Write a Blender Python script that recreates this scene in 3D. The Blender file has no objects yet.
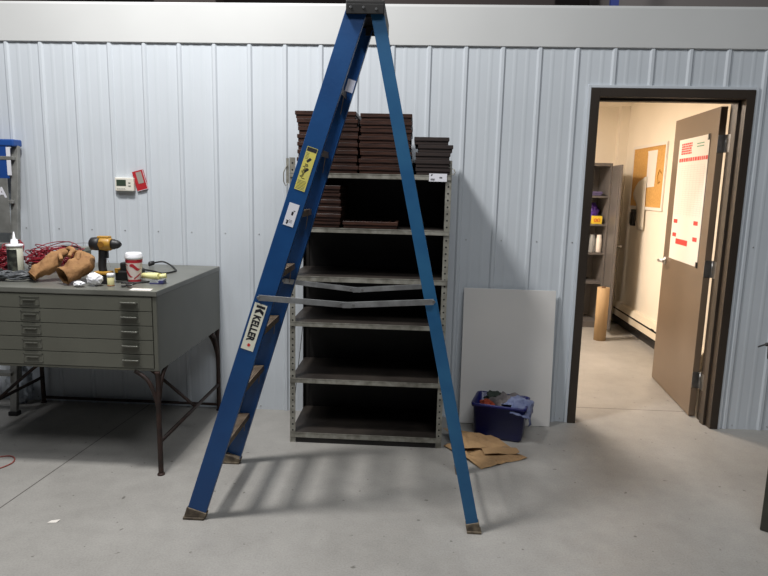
import bpy, bmesh, math, random
from math import sin, cos, pi, radians
from mathutils import Vector, Matrix, noise
random.seed(7)
COL = bpy.context.scene.collection
SC = bpy.context.scene

# ------------------------------------------------------------------ materials
def srgb(r, g, b):
    f = lambda c: ((c/255+.055)/1.055)**2.4 if c > 10 else c/255/12.92
    return (f(r), f(g), f(b), 1)

def mat(name, col, rough=.5, metal=0, col2=None, scale=8, bump=0, bscale=None, detail=4, spec=.5, lo=.35, hi=.65, trans=0, stretch=None):
    m = bpy.data.materials.new(name); m.use_nodes = True
    nt = m.node_tree; b = nt.nodes['Principled BSDF']
    b.inputs['Base Color'].default_value = col
    b.inputs['Roughness'].default_value = rough
    b.inputs['Metallic'].default_value = metal
    b.inputs['Specular IOR Level'].default_value = spec
    if trans: b.inputs['Transmission Weight'].default_value = trans
    tc = nt.nodes.new('ShaderNodeTexCoord'); vec = tc.outputs['Object']
    if stretch:
        mp = nt.nodes.new('ShaderNodeMapping'); mp.inputs['Scale'].default_value = stretch
        nt.links.new(vec, mp.inputs['Vector']); vec = mp.outputs['Vector']
    if col2:
        n = nt.nodes.new('ShaderNodeTexNoise'); n.inputs['Scale'].default_value = scale; n.inputs['Detail'].default_value = detail
        nt.links.new(vec, n.inputs['Vector'])
        r = nt.nodes.new('ShaderNodeValToRGB'); r.color_ramp.elements[0].position = lo; r.color_ramp.elements[1].position = hi
        r.color_ramp.elements[0].color = col; r.color_ramp.elements[1].color = col2
        nt.links.new(n.outputs['Fac'], r.inputs['Fac']); nt.links.new(r.outputs['Color'], b.inputs['Base Color'])
    if bump:
        n2 = nt.nodes.new('ShaderNodeTexNoise'); n2.inputs['Scale'].default_value = bscale or scale*4; n2.inputs['Detail'].default_value = 5
        nt.links.new(vec, n2.inputs['Vector'])
        bp = nt.nodes.new('ShaderNodeBump'); bp.inputs['Strength'].default_value = bump; bp.inputs['Distance'].default_value = .01
        nt.links.new(n2.outputs['Fac'], bp.inputs['Height']); nt.links.new(bp.outputs['Normal'], b.inputs['Normal'])
    return m

M = {}
M['wall'] = mat('painted_wall_steel', srgb(205,211,217), .42, col2=srgb(198,204,210), scale=1.3, spec=.45)
M['trimwhite'] = mat('white_flashing', srgb(208,209,208), .3, col2=srgb(201,202,201), scale=1.1, spec=.5)
M['frame'] = mat('dark_bronze_paint', srgb(58,49,41), .42, col2=srgb(50,42,35), scale=3)
M['door'] = mat('taupe_door_paint', srgb(112,95,78), .32, col2=srgb(105,89,73), scale=2)
M['steel'] = mat('brushed_steel', srgb(175,175,175), .35, 1, col2=srgb(145,145,145), scale=20)
M['alu'] = mat('dull_aluminium', srgb(190,192,194), .42, .85, col2=srgb(150,151,152), scale=14)
M['blue'] = mat('blue_fibreglass', srgb(12,62,114), .42, col2=srgb(18,72,126), scale=5, bump=.05, bscale=60)
M['bluerear'] = mat('worn_blue_fibreglass', srgb(24,82,126), .45, col2=srgb(36,94,134), scale=7)
M['cap'] = mat('black_plastic_cap', srgb(28,27,26), .5, col2=srgb(38,36,35), scale=10)
M['step'] = mat('dirty_step', srgb(84,70,56), .6, .15, col2=srgb(112,98,82), scale=14, bump=.1)
M['shoe'] = mat('worn_foot', srgb(118,106,88), .8, col2=srgb(70,60,50), scale=30)
M['chest'] = mat('grey_green_enamel', srgb(104,104,94), .38, .1, col2=srgb(94,94,85), scale=3, lo=.3, hi=.7)
M['chesttop'] = mat('worn_chest_top', srgb(122,122,115), .34, .15, col2=srgb(100,100,93), scale=5, lo=.3, hi=.7)
M['chestmetal'] = mat('pull_metal', srgb(130,130,122), .35, .7)
M['rust'] = mat('rusty_brown_steel', srgb(58,40,34), .55, .3, col2=srgb(40,31,28), scale=18)
M['post'] = mat('worn_galvanised', srgb(160,158,148), .5, .3, col2=srgb(116,113,104), scale=22, lo=.35, hi=.7)
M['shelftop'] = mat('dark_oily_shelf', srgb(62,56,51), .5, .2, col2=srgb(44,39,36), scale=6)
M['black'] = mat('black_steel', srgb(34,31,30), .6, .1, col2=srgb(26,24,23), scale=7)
M['hole'] = mat('dark_hole', srgb(16,15,15), .9)
M['tray'] = mat('dark_brown_wood', srgb(70,43,32), .42, col2=srgb(42,26,21), scale=9, stretch=(1,6,10), bump=.08)
M['traydark'] = mat('blackened_brown_wood', srgb(50,37,32), .55, col2=srgb(36,27,25), scale=9, stretch=(1,6,10))
M['white'] = mat('white_label', srgb(225,225,232), .5)
M['ink'] = mat('black_ink', srgb(28,28,34), .6)
M['grayink'] = mat('grey_ink', srgb(140,140,150), .6)
M['yellowlab'] = mat('yellow_label', srgb(218,206,92), .5, col2=srgb(205,196,110), scale=40)
M['redink'] = mat('red_ink', srgb(205,50,45), .5)
M['navy'] = mat('navy_plastic', srgb(22,27,92), .38, col2=srgb(19,23,80), scale=6)
M['board'] = mat('white_panel_board', srgb(222,219,215), .4, col2=srgb(214,212,209), scale=2)
M['card'] = mat('brown_kraft', srgb(172,138,98), .85, col2=srgb(154,122,86), scale=8)
M['cream'] = mat('cream_wall_paint', srgb(236,227,212), .7, col2=srgb(231,222,206), scale=2)
M['darkbase'] = mat('dark_vinyl_base', srgb(44,42,42), .45)
M['heater'] = mat('cream_enamel', srgb(222,212,192), .4)
M['locker'] = mat('grey_locker_paint', srgb(102,98,96), .42, col2=srgb(94,90,88), scale=3)
M['cork'] = mat('cork', srgb(206,160,92), .85, col2=srgb(190,144,78), scale=60)
M['paper'] = mat('paper', srgb(226,220,212), .7)
M['tan'] = mat('tan_suede', srgb(168,126,82), .85, col2=srgb(134,96,60), scale=18, bump=.5, bscale=50)
M['tandark'] = mat('glove_lining', srgb(70,48,34), .95)
M['ochre'] = mat('tool_yellow', srgb(172,128,46), .42)
M['blk'] = mat('black_rubber', srgb(30,29,30), .5)
M['cupred'] = mat('cup_red', srgb(186,38,52), .45)
M['cupbeige'] = mat('cup_beige', srgb(226,212,204), .5)
M['lid'] = mat('cup_lid', srgb(240,240,244), .35)
M['wire'] = mat('red_wire', srgb(158,38,52), .35, col2=srgb(120,26,40), scale=12)
M['greycable'] = mat('dark_grey_cable', srgb(66,68,70), .4, col2=srgb(88,91,94), scale=30)
M['palegreen'] = mat('pale_bottle', srgb(222,222,204), .4)
M['yellow'] = mat('pale_yellow_foam', srgb(236,231,165), .7)
M['clear'] = mat('clear_plastic', srgb(220,224,226), .15, trans=.7)
M['lcd'] = mat('lcd', srgb(62,74,62), .25)
M['tstat'] = mat('thermostat_white', srgb(228,224,212), .4)
M['orange'] = mat('orange_rag', srgb(150,62,38), .9, bump=.3)
M['greyrag'] = mat('grey_rag', srgb(112,106,106), .9, col2=srgb(84,78,78), scale=20, bump=.3)
M['greenrag'] = mat('dark_green_rag', srgb(52,60,54), .9, bump=.3)
M['bluerag'] = mat('blue_grey_rag', srgb(128,136,166), .9, col2=srgb(88,98,134), scale=20, bump=.3)
M['olive'] = mat('dark_olive_steel', srgb(66,66,56), .5, col2=srgb(50,50,43), scale=6)
M['purple'] = mat('purple_plastic', srgb(84,54,150), .35)
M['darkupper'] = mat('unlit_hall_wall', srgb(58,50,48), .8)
M['copper'] = mat('copper_tube', srgb(170,96,52), .4, .6)
M['bluestrap'] = mat('blue_strap', srgb(50,66,140), .6)
M['greybox'] = mat('grey_crate', srgb(128,122,120), .7)
M['bagwhite'] = mat('crumpled_clear_bag', srgb(196,204,214), .25, trans=.25)
M['drywall'] = mat('drywall_backing', srgb(180,172,160), .8)

# floor concrete with saw-cut joints and stains
def floor_mat():
    m = bpy.data.materials.new('polished_concrete'); m.use_nodes = True; nt = m.node_tree; N = nt.nodes; L = nt.links
    b = N['Principled BSDF']; b.inputs['Roughness'].default_value = .42
    tc = N.new('ShaderNodeTexCoord')
    def noise_(s, d=5, r=.6):
        n = N.new('ShaderNodeTexNoise'); n.inputs['Scale'].default_value = s; n.inputs['Detail'].default_value = d; n.inputs['Roughness'].default_value = r
        L.new(tc.outputs['Object'], n.inputs['Vector']); return n.outputs['Fac']
    def ramp(f, a, ca, b_, cb):
        r = N.new('ShaderNodeValToRGB'); r.color_ramp.elements[0].position = a; r.color_ramp.elements[1].position = b_
        r.color_ramp.elements[0].color = ca; r.color_ramp.elements[1].color = cb; L.new(f, r.inputs['Fac']); return r.outputs['Color']
    def mul(c1, c2, f=1):
        x = N.new('ShaderNodeMix'); x.data_type = 'RGBA'; x.blend_type = 'MULTIPLY'; x.inputs[0].default_value = f
        L.new(c1, x.inputs[6]); L.new(c2, x.inputs[7]); return x.outputs[2]
    base = ramp(noise_(1.6), .3, srgb(152,149,144), .7, srgb(168,165,160))
    mid = ramp(noise_(9, 6),   .32, (.91,.91,.91,1), .6, (1,1,1,1))
    fine = ramp(noise_(120, 2), .3, (.84,.84,.84,1), .62, (1,1,1,1))
    spots = ramp(noise_(26, 2, .4), .24, (.5,.49,.48,1), .285, (1,1,1,1))
    c = mul(mul(mul(base, mid), fine), spots)
    # joints
    sep = N.new('ShaderNodeSeparateXYZ'); L.new(tc.outputs['Object'], sep.inputs[0])
    def line(sock, off, w, ext=None):
        a = N.new('ShaderNodeMath'); a.operation = 'SUBTRACT'; a.inputs[1].default_value = off; L.new(sock, a.inputs[0])
        b2 = N.new('ShaderNodeMath'); b2.operation = 'ABSOLUTE'; L.new(a.outputs[0], b2.inputs[0])
        g = N.new('ShaderNodeMath'); g.operation = 'GREATER_THAN'; g.inputs[1].default_value = w; L.new(b2.outputs[0], g.inputs[0])
        return g.outputs[0]
    sh = N.new('ShaderNodeMath'); sh.operation = 'MULTIPLY_ADD'; sh.inputs[1].default_value = -.07
    L.new(sep.outputs['Y'], sh.inputs[0]); L.new(sep.outputs['X'], sh.inputs[2])
    l1 = line(sh.outputs[0], .855, .0035)
    l2 = line(sep.outputs['Y'], .3, .004)
    mn = N.new('ShaderNodeMath'); mn.operation = 'MINIMUM'; L.new(l1, mn.inputs[0]); L.new(l2, mn.inputs[1])
    jr = ramp(mn.outputs[0], 0, (.3,.29,.28,1), 1, (1,1,1,1))
    c = mul(c, jr)
    L.new(c, b.inputs['Base Color'])
    rr = N.new('ShaderNodeMapRange'); rr.inputs['To Min'].default_value = .32; rr.inputs['To Max'].default_value = .55
    L.new(noise_(4), rr.inputs['Value']); L.new(rr.outputs[0], b.inputs['Roughness'])
    bp = N.new('ShaderNodeBump'); bp.inputs['Strength'].default_value = .08; bp.inputs['Distance'].default_value = .01
    L.new(noise_(40), bp.inputs['Height']); L.new(bp.outputs['Normal'], b.inputs['Normal'])
    return m
M['floor'] = floor_mat()

# ------------------------------------------------------------------ mesh builder
ORG = {}
class MB:
    def __init__(s): s.v = []; s.f = []; s.m = []; s.sm = []; s.ch = []
    def add(s, vs, fs, mi=0, smooth=False):
        o = len(s.v); s.ch.append((o, len(s.f))); s.v += [Vector(v) for v in vs]
        for f in fs: s.f.append([i+o for i in f]); s.m.append(mi); s.sm.append(smooth)
        return s
    def box(s, x0, x1, y0, y1, z0, z1, mi=0):
        vs = [(x, y, z) for x in (x0, x1) for y in (y0, y1) for z in (z0, z1)]
        return s.add(vs, [(0,1,3,2),(4,6,7,5),(0,4,5,1),(2,3,7,6),(0,2,6,4),(1,5,7,3)], mi)
    def obox(s, c, ax, half, mi=0):
        c = Vector(c); a = [Vector(ax[i])*half[i] for i in range(3)]
        vs = [c+a[0]*i+a[1]*j+a[2]*k for i in (-1,1) for j in (-1,1) for k in (-1,1)]
        if a[0].cross(a[1]).dot(a[2]) < 0: a[2].negate(); vs = [c+a[0]*i+a[1]*j+a[2]*k for i in (-1,1) for j in (-1,1) for k in (-1,1)]
        return s.add(vs, [(0,1,3,2),(4,6,7,5),(0,4,5,1),(2,3,7,6),(0,2,6,4),(1,5,7,3)], mi)
    def bar(s, p, q, w, t, side=(0,1,0), mi=0):   # rectangular bar p->q: w across, t along 'side'
        p, q = Vector(p), Vector(q); a = (q-p); l = a.length; a.normalize()
        sd = Vector(side); sd = (sd - a*sd.dot(a)).normalized(); n = a.cross(sd)
        return s.obox((p+q)/2, (a, sd, n), (l/2, t/2, w/2), mi)
    def tube(s, pts, r, n=8, mi=0, closed=False, cap=True):
        pts = [Vector(p) for p in pts]; N = len(pts); rings = []; ref = None
        for i in range(N):
            if closed: t = pts[(i+1) % N]-pts[i-1]
            else: t = pts[min(i+1, N-1)]-pts[max(i-1, 0)]
            if t.length < 1e-9: t = Vector((0,0,1))
            t.normalize()
            if ref is None: ref = Vector((0,0,1)) if abs(t.z) < .9 else Vector((1,0,0))
            ref = (ref-t*ref.dot(t)).normalized(); b = t.cross(ref)
            rr = r[i] if isinstance(r, (list, tuple)) else r
            rings.append([pts[i]+(ref*cos(2*pi*k/n)+b*sin(2*pi*k/n))*rr for k in range(n)])
        vs = [v for rg in rings for v in rg]; fs = []
        for i in range(N if closed else N-1):
            j = (i+1) % N
            for k in range(n): fs.append((i*n+k, i*n+(k+1)%n, j*n+(k+1)%n, j*n+k))
        s.add(vs, fs, mi, True)
        if cap and not closed:
            o = len(s.v)-len(vs)
            s.f.append([o+k for k in range(n)][::-1]); s.m.append(mi); s.sm.append(False)
            s.f.append([o+(N-1)*n+k for k in range(n)]); s.m.append(mi); s.sm.append(False)
        return s
    def lathe(s, c, prof, n=24, mi=0, ax=None, mis=None):  # prof [(r,h)]
        c = Vector(c); A = ax or (Vector((1,0,0)), Vector((0,1,0)), Vector((0,0,1)))
        vs = []; N = len(prof)
        for r, h in prof:
            for k in range(n): vs.append(c+A[0]*(r*cos(2*pi*k/n))+A[1]*(r*sin(2*pi*k/n))+A[2]*h)
        o = len(s.v); s.ch.append((o, len(s.f))); s.v += vs
        for i in range(N-1):
            for k in range(n):
                s.f.append([o+i*n+k, o+i*n+(k+1)%n, o+(i+1)*n+(k+1)%n, o+(i+1)*n+k]); s.m.append(mis[i] if mis else mi); s.sm.append(True)
        s.f.append([o+k for k in range(n)][::-1]); s.m.append(mis[0] if mis else mi); s.sm.append(False)
        s.f.append([o+(N-1)*n+k for k in range(n)]); s.m.append(mis[-1] if mis else mi); s.sm.append(False)
        return s
    def prism(s, poly, o, ex, ey, ez, d, mi=0):   # poly in plane (ex,ey) at o, extruded d along ez
        o, ex, ey, ez = Vector(o), Vector(ex), Vector(ey), Vector(ez); n = len(poly)
        vs = [o+ex*x+ey*y for x, y in poly]+[o+ex*x+ey*y+ez*d for x, y in poly]
        fs = [list(range(n))[::-1], [n+i for i in range(n)]]+[(i, (i+1)%n, n+(i+1)%n, n+i) for i in range(n)]
        return s.add(vs, fs, mi)
    def build_each(s, name, mats, parent=None, **kw):   # every shape added becomes a part of its own
        out = []
        for i, (vo, fo) in enumerate(s.ch):
            ve, fe = s.ch[i+1] if i+1 < len(s.ch) else (len(s.v), len(s.f))
            m = MB(); m.v = s.v[vo:ve]; m.f = [[k-vo for k in f] for f in s.f[fo:fe]]; m.m = s.m[fo:fe]; m.sm = s.sm[fo:fe]
            out.append(m.build(name, mats, parent, **kw))
        return out
    def build(s, name, mats, parent=None, bevel=0, sub=0, seg=2):
        me = bpy.data.meshes.new(name)
        org = ORG.get(parent.name, Vector((0,0,0))) if parent else Vector((0,0,0))
        if parent is None:   # origin at the footprint's middle
            xs = [v.x for v in s.v]; ys = [v.y for v in s.v]; zs = [v.z for v in s.v]
            org = Vector(((min(xs)+max(xs))/2, (min(ys)+max(ys))/2, min(zs)))
        me.from_pydata([v-org for v in s.v], [], s.f)
        if not isinstance(mats, (list, tuple)): mats = [mats]
        for m in mats: me.materials.append(m)
        for p, mi, sm in zip(me.polygons, s.m, s.sm): p.material_index = mi; p.use_smooth = sm
        bm = bmesh.new(); bm.from_mesh(me); bmesh.ops.recalc_face_normals(bm, faces=bm.faces); bm.to_mesh(me); bm.free()
        me.update()
        o = bpy.data.objects.new(name, me); COL.objects.link(o)
        if parent: o.parent = parent
        else: o.location = org
        ORG[o.name] = org
        if bevel:
            md = o.modifiers.new('bevel', 'BEVEL'); md.width = bevel; md.segments = seg; md.limit_method = 'ANGLE'; md.angle_limit = radians(50)
        if sub:
            md = o.modifiers.new('sub', 'SUBSURF'); md.levels = sub; md.render_levels = sub
        return o

def tag(o, label=None, cat=None, group=None, kind=None):
    if label: o['label'] = label
    if cat: o['category'] = cat
    if group: o['group'] = group
    if kind: o['kind'] = kind
    return o
def thing(name, label, cat, loc, group=None, kind=None):
    o = bpy.data.objects.new(name, None); COL.objects.link(o); o.location = loc; o.empty_display_size = .1
    ORG[o.name] = Vector(loc)
    return tag(o, label, cat, group, kind)
def struct(o): o['kind'] = 'structure'; return o
def spline(pts, n=8, closed=False):
    pts = [Vector(p) for p in pts]; N = len(pts); out = []
    for i in range(N if closed else N-1):
        if closed: a, b, c, d = pts[i-1], pts[i], pts[(i+1)%N], pts[(i+2)%N]
        else: a, b, c, d = pts[max(i-1,0)], pts[i], pts[i+1], pts[min(i+2,N-1)]
        for k in range(n):
            t = k/n
            out.append(.5*((2*b)+(c-a)*t+(2*a-5*b+4*c-d)*t*t+(3*b-a-3*c+d)*t**3))
    if not closed: out.append(pts[-1])
    return out
def text_mesh(body, size, o, ex, ey, thick=.0006, offset=0, spacing=1.0, align='LEFT'):
    cu = bpy.data.curves.new('t', 'FONT'); cu.body = body; cu.size = size; cu.offset = offset; cu.space_character = spacing
    cu.align_x = align; cu.resolution_u = 3
    ob = bpy.data.objects.new('t', cu); COL.objects.link(ob)
    bpy.context.view_layer.update()
    me = bpy.data.meshes.new_from_object(ob)
    o, ex, ey = Vector(o), Vector(ex).normalized(), Vector(ey).normalized(); ez = ex.cross(ey)
    vs = [o+ex*v.co.x+ey*v.co.y+ez*thick for v in me.vertices]; fs = [list(p.vertices) for p in me.polygons]
    bpy.data.objects.remove(ob); bpy.data.curves.remove(cu); bpy.data.meshes.remove(me)
    return vs, fs

# ------------------------------------------------------------------ the setting
RIB = .2286
DX0, DX1, DZ = 3.755, 4.747, 2.187      # outer door frame
BAND = 2.425
def corr(x0, x1, z0, z1):
    """ribbed wall sheet between x0..x1"""
    prof = []
    k = math.floor(x0/RIB)-1
    while k*RIB < x1+RIB:
        c = k*RIB
        prof += [(c-.020, 0), (c-.009, .010), (c+.007, .010), (c+.017, 0)]
        for q in (1/3, 2/3):
            d = c+RIB*q
            prof += [(d-.015, 0), (d-.005, .0014), (d+.005, .0014), (d+.015, 0)]
        k += 1
    def yat(x):
        for (a, ya), (b, yb) in zip(prof, prof[1:]):
            if a <= x <= b: return ya+(yb-ya)*(x-a)/(b-a+1e-12)
        return 0
    P = [(x0, yat(x0))]+[p for p in prof if x0 < p[0] < x1]+[(x1, yat(x1))]
    mb = MB(); n = len(P)
    vs = [(x, -y, z) for z in (z0, z1) for x, y in P]+[(x, .012, z) for z in (z0, z1) for x in (x0, x1)]
    fs = [(i, i+1, n+i+1, n+i) for i in range(n-1)]
    b = 2*n
    fs += [(b, b+2, b+3, b+1), (b, 0, n, b+2), (n-1, b+1, b+3, 2*n-1), [b, b+1]+list(range(n-1, -1, -1)), [b+2]+list(range(n, 2*n))+[b+3]]
    return mb.add(vs, fs)
WX0, WX1 = -2.2, 7.0
mb = MB()
for a in ((WX0, DX0-.012, .0, BAND+.03), (DX0-.012, DX1+.012, DZ+.012, BAND+.03), (DX1+.012, WX1, .0, BAND+.03)):
    c = corr(*a); mb.add(c.v, c.f)
struct(mb.build('wall_back', M['wall']))
# backing partition (back room side)
mb = MB()
mb.box(WX0, DX0+.02, .0125, .15, 0, 2.6); mb.box(DX1-.02, WX1, .0125, .15, 0, 2.6); mb.box(DX0+.02, DX1-.02, .0125, .15, DZ-.02, 2.6)
struct(mb.build('wall_partition', M['cream']))
# light edge trim around the door and at the sheet foot
mb = MB()
mb.box(DX0-.020, DX0-.002, -.016, .0, 0, DZ+.020); mb.box(DX1+.002, DX1+.020, -.016, .0, 0, DZ+.020); mb.box(DX0-.002, DX1+.002, -.016, .0, DZ+.002, DZ+.020)
struct(mb.build('trim_1', M['wall'], bevel=.002))
# screws
mb = MB()
for z in (.012, 1.222):
    k = -9
    while k*RIB < WX1-.2:
        x = k*RIB+.049
        if not (DX0-.03 < x < DX1+.03):
            mb.lathe((x, 0, z+(.012 if z < .1 else 0)), [(.0045, 0), (.0045, .002), (.002, .004)], 8, ax=(Vector((1,0,0)), Vector((0,0,1)), Vector((0,-1,0))))
        k += 1
struct(mb.build('trim_2', M['alu']))
# flashing band above
mb = MB()
mb.prism([(-.012, BAND+.0), (-.015, BAND+.004), (-.015, 2.655), (-.008, 2.672), (.14, 2.672), (.14, BAND+.004)], (WX0, 0, 0), (0,1,0), (0,0,1), (1,0,0), WX1-WX0)
struct(mb.build('trim_3', M['trimwhite'], bevel=.004))
# deck over the back rooms and the dark hall wall behind it
mb = MB(); mb.box(WX0, WX1, .14, 3.75, 2.6, 2.66); struct(mb.build('ceiling_deck', M['drywall']))
mb = MB(); mb.box(WX0, WX1, 3.75, 3.85, 2.6, 4.6); struct(mb.build('wall_upper', M['darkupper']))
# floor
mb = MB(); mb.box(WX0, WX1, -7, 3.8, -.1, 0)
fl = mb.build('floor', M['floor'])
for v in fl.data.vertices: v.co += fl.location
fl.location = (0,0,0); struct(fl)
# back room
RX = 5.12
mb = MB(); mb.box(RX, RX+.1, .15, 3.7, 0, 2.6); struct(mb.build('wall_right', M['cream']))
mb = MB(); mb.box(2.2, RX, 3.6, 3.7, 0, 2.6); mb.box(5.02, RX, 3.48, 3.6, 0, 2.6); struct(mb.build('wall_far', M['cream']))
mb = MB(); mb.box(2.2, 2.3, .15, 3.6, 0, 2.6); struct(mb.build('wall_left', M['cream']))
mb = MB(); mb.box(2.3, RX, .15, 3.6, 2.53, 2.6); struct(mb.build('ceiling', M['cream']))
mb = MB(); mb.box(RX-.012, RX, .15, 3.48, 0, .1); mb.box(2.3, 5.02, 3.588, 3.6, 0, .1); struct(mb.build('baseboard_right', M['darkbase']))

# ------------------------------------------------------------------ door
door = thing('door_1', None, None, (4.25, .07, 0), kind='structure')
mb = MB()
W = .052
for x0, x1, z0, z1 in ((DX0, DX0+W, 0, DZ), (DX1-W, DX1, 0, DZ), (DX0+W, DX1-W, DZ-W, DZ)):
    mb.box(x0, x1, -.022, .0, z0, z1); mb.box(x0, x1, .15, .175, z0, z1)
mb.box(DX0+W-.012, DX0+W, 0, .15, 0, DZ-W+.012); mb.box(DX1-W, DX1-W+.012, 0, .15, 0, DZ-W+.012); mb.box(DX0+W, DX1-W, 0, .15, DZ-W, DZ-W+.012)
# stop
mb.box(DX0+W, DX0+W+.016, .045, .10, 0, DZ-W); mb.box(DX1-W-.016, DX1-W, .045, .10, 0, DZ-W); mb.box(DX0+W, DX1-W, .045, .10, DZ-W-.016, DZ-W)
mb.build('door_frame', M['frame'], door, bevel=.0015)
# leaf, opened about 94 degrees into the back room
H = Vector((4.650, .205, 0)); ang = math.atan2(.915, .078)
u = Vector((cos(ang), sin(ang), 0)); n_ = Vector((-sin(ang), cos(ang), 0)); Zv = Vector((0,0,1))   # u along leaf, n_ = towards -X (visible face)
T = .044
mb = MB(); mb.obox(H+u*.457-n_*T/2+Zv*1.063, (u, n_, Zv), (.457, T/2, 1.055))
leaf = mb.build('door_leaf', M['door'], door, bevel=.002)
mb = MB()
hc = H+u*.855+Zv*1.01
mb.lathe(hc, [(.033, 0), (.033, .006), (.024, .012), (.012, .016), (.012, .055)], 20, ax=(u, Zv, n_))
mb.tube([hc+n_*.05, hc+n_*.055-u*.02, hc+n_*.052-u*.06, hc+n_*.048-u*.115], [.012, .011, .009, .008], 10)
mb.build('lever_handle', M['steel'], leaf)
mb = MB()
mb.obox(H+u*.9145-n_*T/2+Zv*1.01, (u, n_, Zv), (.0012, .013, .055))
mb.build('latch_plate', M['steel'], leaf)
for z in (.27, 1.05, 1.88):
    mb = MB()
    mb.obox(H-u*.0012-n_*T*.5+Zv*z, (u, n_, Zv), (.0012, T*.5, .057))
    kn = H-u*.012-n_*(T+.004)+Zv*z
    mb.tube([kn-Zv*.058, kn+Zv*.058], .0075, 10)
    mb.box(DX1-W-.001, DX1-W+.0005, .10, .19, z-.057, z+.057)
    mb.box(DX1-W-.012, DX1-W+.0005, .186, .1885, z-.057, z+.057)
    mb.build('hinge', M['steel'], door)

# wall chart on the door
ch = thing('wall_chart', 'tall white wall chart with red printing taped to the open door', 'poster', tuple(H+u*.5+n_*.002+Zv*1.03))
cu0, cu1, cz0, cz1 = .13, .76, 1.045, 1.955
mb = MB(); mb.obox(H+u*(cu0+cu1)/2+n_*.0022+Zv*((cz0+cz1)/2), (u, n_, Zv), ((cu1-cu0)/2, .0015, (cz1-cz0)/2))
mb.build('chart_sheet', M['paper'], ch)
ex_ = -u; ez_ = n_                        # reading direction: free edge is at the left of the picture
def cp(a, b, d=.0042): return H+u*(cu1-a*(cu1-cu0))+Zv*(cz1-b*(cz1-cz0))+n_*d
mbr = MB(); mbg = MB(); mbk = MB()
def patch(mb, a0, a1, b0, b1):
    p = [cp(a0, b0), cp(a1, b0), cp(a1, b1), cp(a0, b1)]; mb.add(p, [(0,1,2,3)])
rnd = random.Random(3)
for r in range(5):                         # heading block of small red print
    a = .1
    while a < .45:
        w = rnd.uniform(.03, .09); patch(mbr, a, min(a+w, .47), .035+r*.019, .049+r*.019); a += w+.008
for r in range(2): patch(mbg, .62, .85, .05+r*.022, .059+r*.022)
a = .05
while a < .93:                             # red title line
    w = rnd.uniform(.035, .075); patch(mbr, a, a+w, .155, .185); a += w+.014
for a, b in ((.06, .66), (.76, .655), (.06, .775), (.78, .78)):
    patch(mbr, a, a+.14, b, b+.033)
patch(mbr, .2, .62, .82, .865)
for i in range(24): patch(mbk, .06, .94, .22+i*.017, .2212+i*.017)
for i in range(9): patch(mbk, .08+i*.105, .0835+i*.105, .21, .63)
mbr.build_each('red_print', M['redink'], ch); mbg.build('green_print', mat('green_ink', srgb(110,160,130)), ch); mbk.build('calendar_grid', mat('pale_ink', srgb(188,182,176)), ch)
mb = MB()
for a, b in ((.975, .02), (.985, .985)): mb.obox(cp(a, b, .005), (u, n_, Zv), (.012, .003, .02))
mb.build_each('corner_clip', M['blk'], ch)

# ------------------------------------------------------------------ back room furniture
# heater
ht = thing('baseboard_heater', 'long cream baseboard heater with dark slot below the cork pinboard', 'heater', (RX-.05, 2.0, .0))
mb = MB(); mb.prism([(RX-.012, .105), (RX-.06, .105), (RX-.07, .12), (RX-.07, .205), (RX-.04, .265), (RX-.0, .275), (RX-.0, .105)], (0, 1.0, 0), (1,0,0), (0,0,1), (0,1,0), 2.3)
mb.build('heater_cover', M['heater'], ht, bevel=.002)
mb = MB(); mb.box(RX-.073, RX-.069, 1.03, 3.27, .195, .212); mb.box(RX-.073, RX-.069, 1.03, 3.27, .112, .124); mb.box(RX-.08, RX-.07, 2.0, 2.06, .2, .22)
mb.build('heater_slot', M['hole'], ht)
# pinboard
pb = thing('pinboard', 'cork pinboard in white frame on the back room wall', 'noticeboard', (RX, 2.7, 1.4))
mb = MB(); mb.box(RX-.012, RX-.001, 2.27, 3.17, 1.4, 2.02); mb.build('cork_panel', M['cork'], pb)
mb = MB()
for y0, y1, z0, z1 in ((2.24, 2.27, 1.37, 2.05), (3.17, 3.19, 1.37, 2.05), (2.27, 3.17, 1.37, 1.4), (2.27, 3.17, 2.02, 2.05)): mb.box(RX-.018, RX-.001, y0, y1, z0, z1)
mb.build('board_frame', M['paper'], pb)
mb = MB(); mb.add([(RX-.014, y, z) for y, z in ((2.48,1.98),(2.75,1.98),(2.74,1.94),(2.73,1.6),(2.5,1.61))], [(0,1,2,3,4)])
o = mb.build('notice', M['paper']); sol = o.modifiers.new('s', 'SOLIDIFY'); sol.thickness = .001
tag(o, 'white rectangular paper notice pinned on the cork board', 'paper')
mb = MB()
for pts in ([(2.33,1.74),(2.38,1.78),(2.42,1.72),(2.4,1.64),(2.35,1.66)],):
    mb.tube([(RX-.016, y, z) for y, z in pts], .004, 6)
o = mb.build('key_ring', M['ochre']); tag(o, 'small brass key ring hanging on the cork board', 'keys')
# draped paper hanging
mb = MB(); vs = []; nr = 12
for i in range(nr+1):
    t = i/nr; z = 1.71-t*.56
    if t < .38: yl = 2.70+.38*math.sqrt(max(0, 1-((.38-t)/.38)**2)); yr = 2.70
    else: yl = 3.08-(t-.38)*.18-(.10 if t > .5 else (t-.38)/.12*.10); yr = 2.695-(t-.38)*.02
    for k in range(5):
        q = k/4; vs.append((RX-.02-.022*sin(pi*q)*(1-.6*t), yl+(yr-yl)*q, z))
mb.add(vs, [(i*5+k, i*5+k+1, i*5+k+6, i*5+k+5) for i in range(nr) for k in range(4)], 0, True)
o = mb.build('hanging_paper', mat('greyish_paper', srgb(206,198,184), .7)); sol = o.modifiers.new('s', 'SOLIDIFY'); sol.thickness = .002
tag(o, 'curled white paper sheet hanging off lower corner of cork board', 'paper')
mb = MB(); mb.box(RX-.04, RX-.001, 2.98, 3.06, 1.18, 1.36); mb.box(RX-.055, RX-.04, 2.995, 3.045, 1.2, 1.33)
o = mb.build('wall_phone', M['blk'], bevel=.006); tag(o, 'small dark wall mounted phone below the cork board', 'phone')
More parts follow.
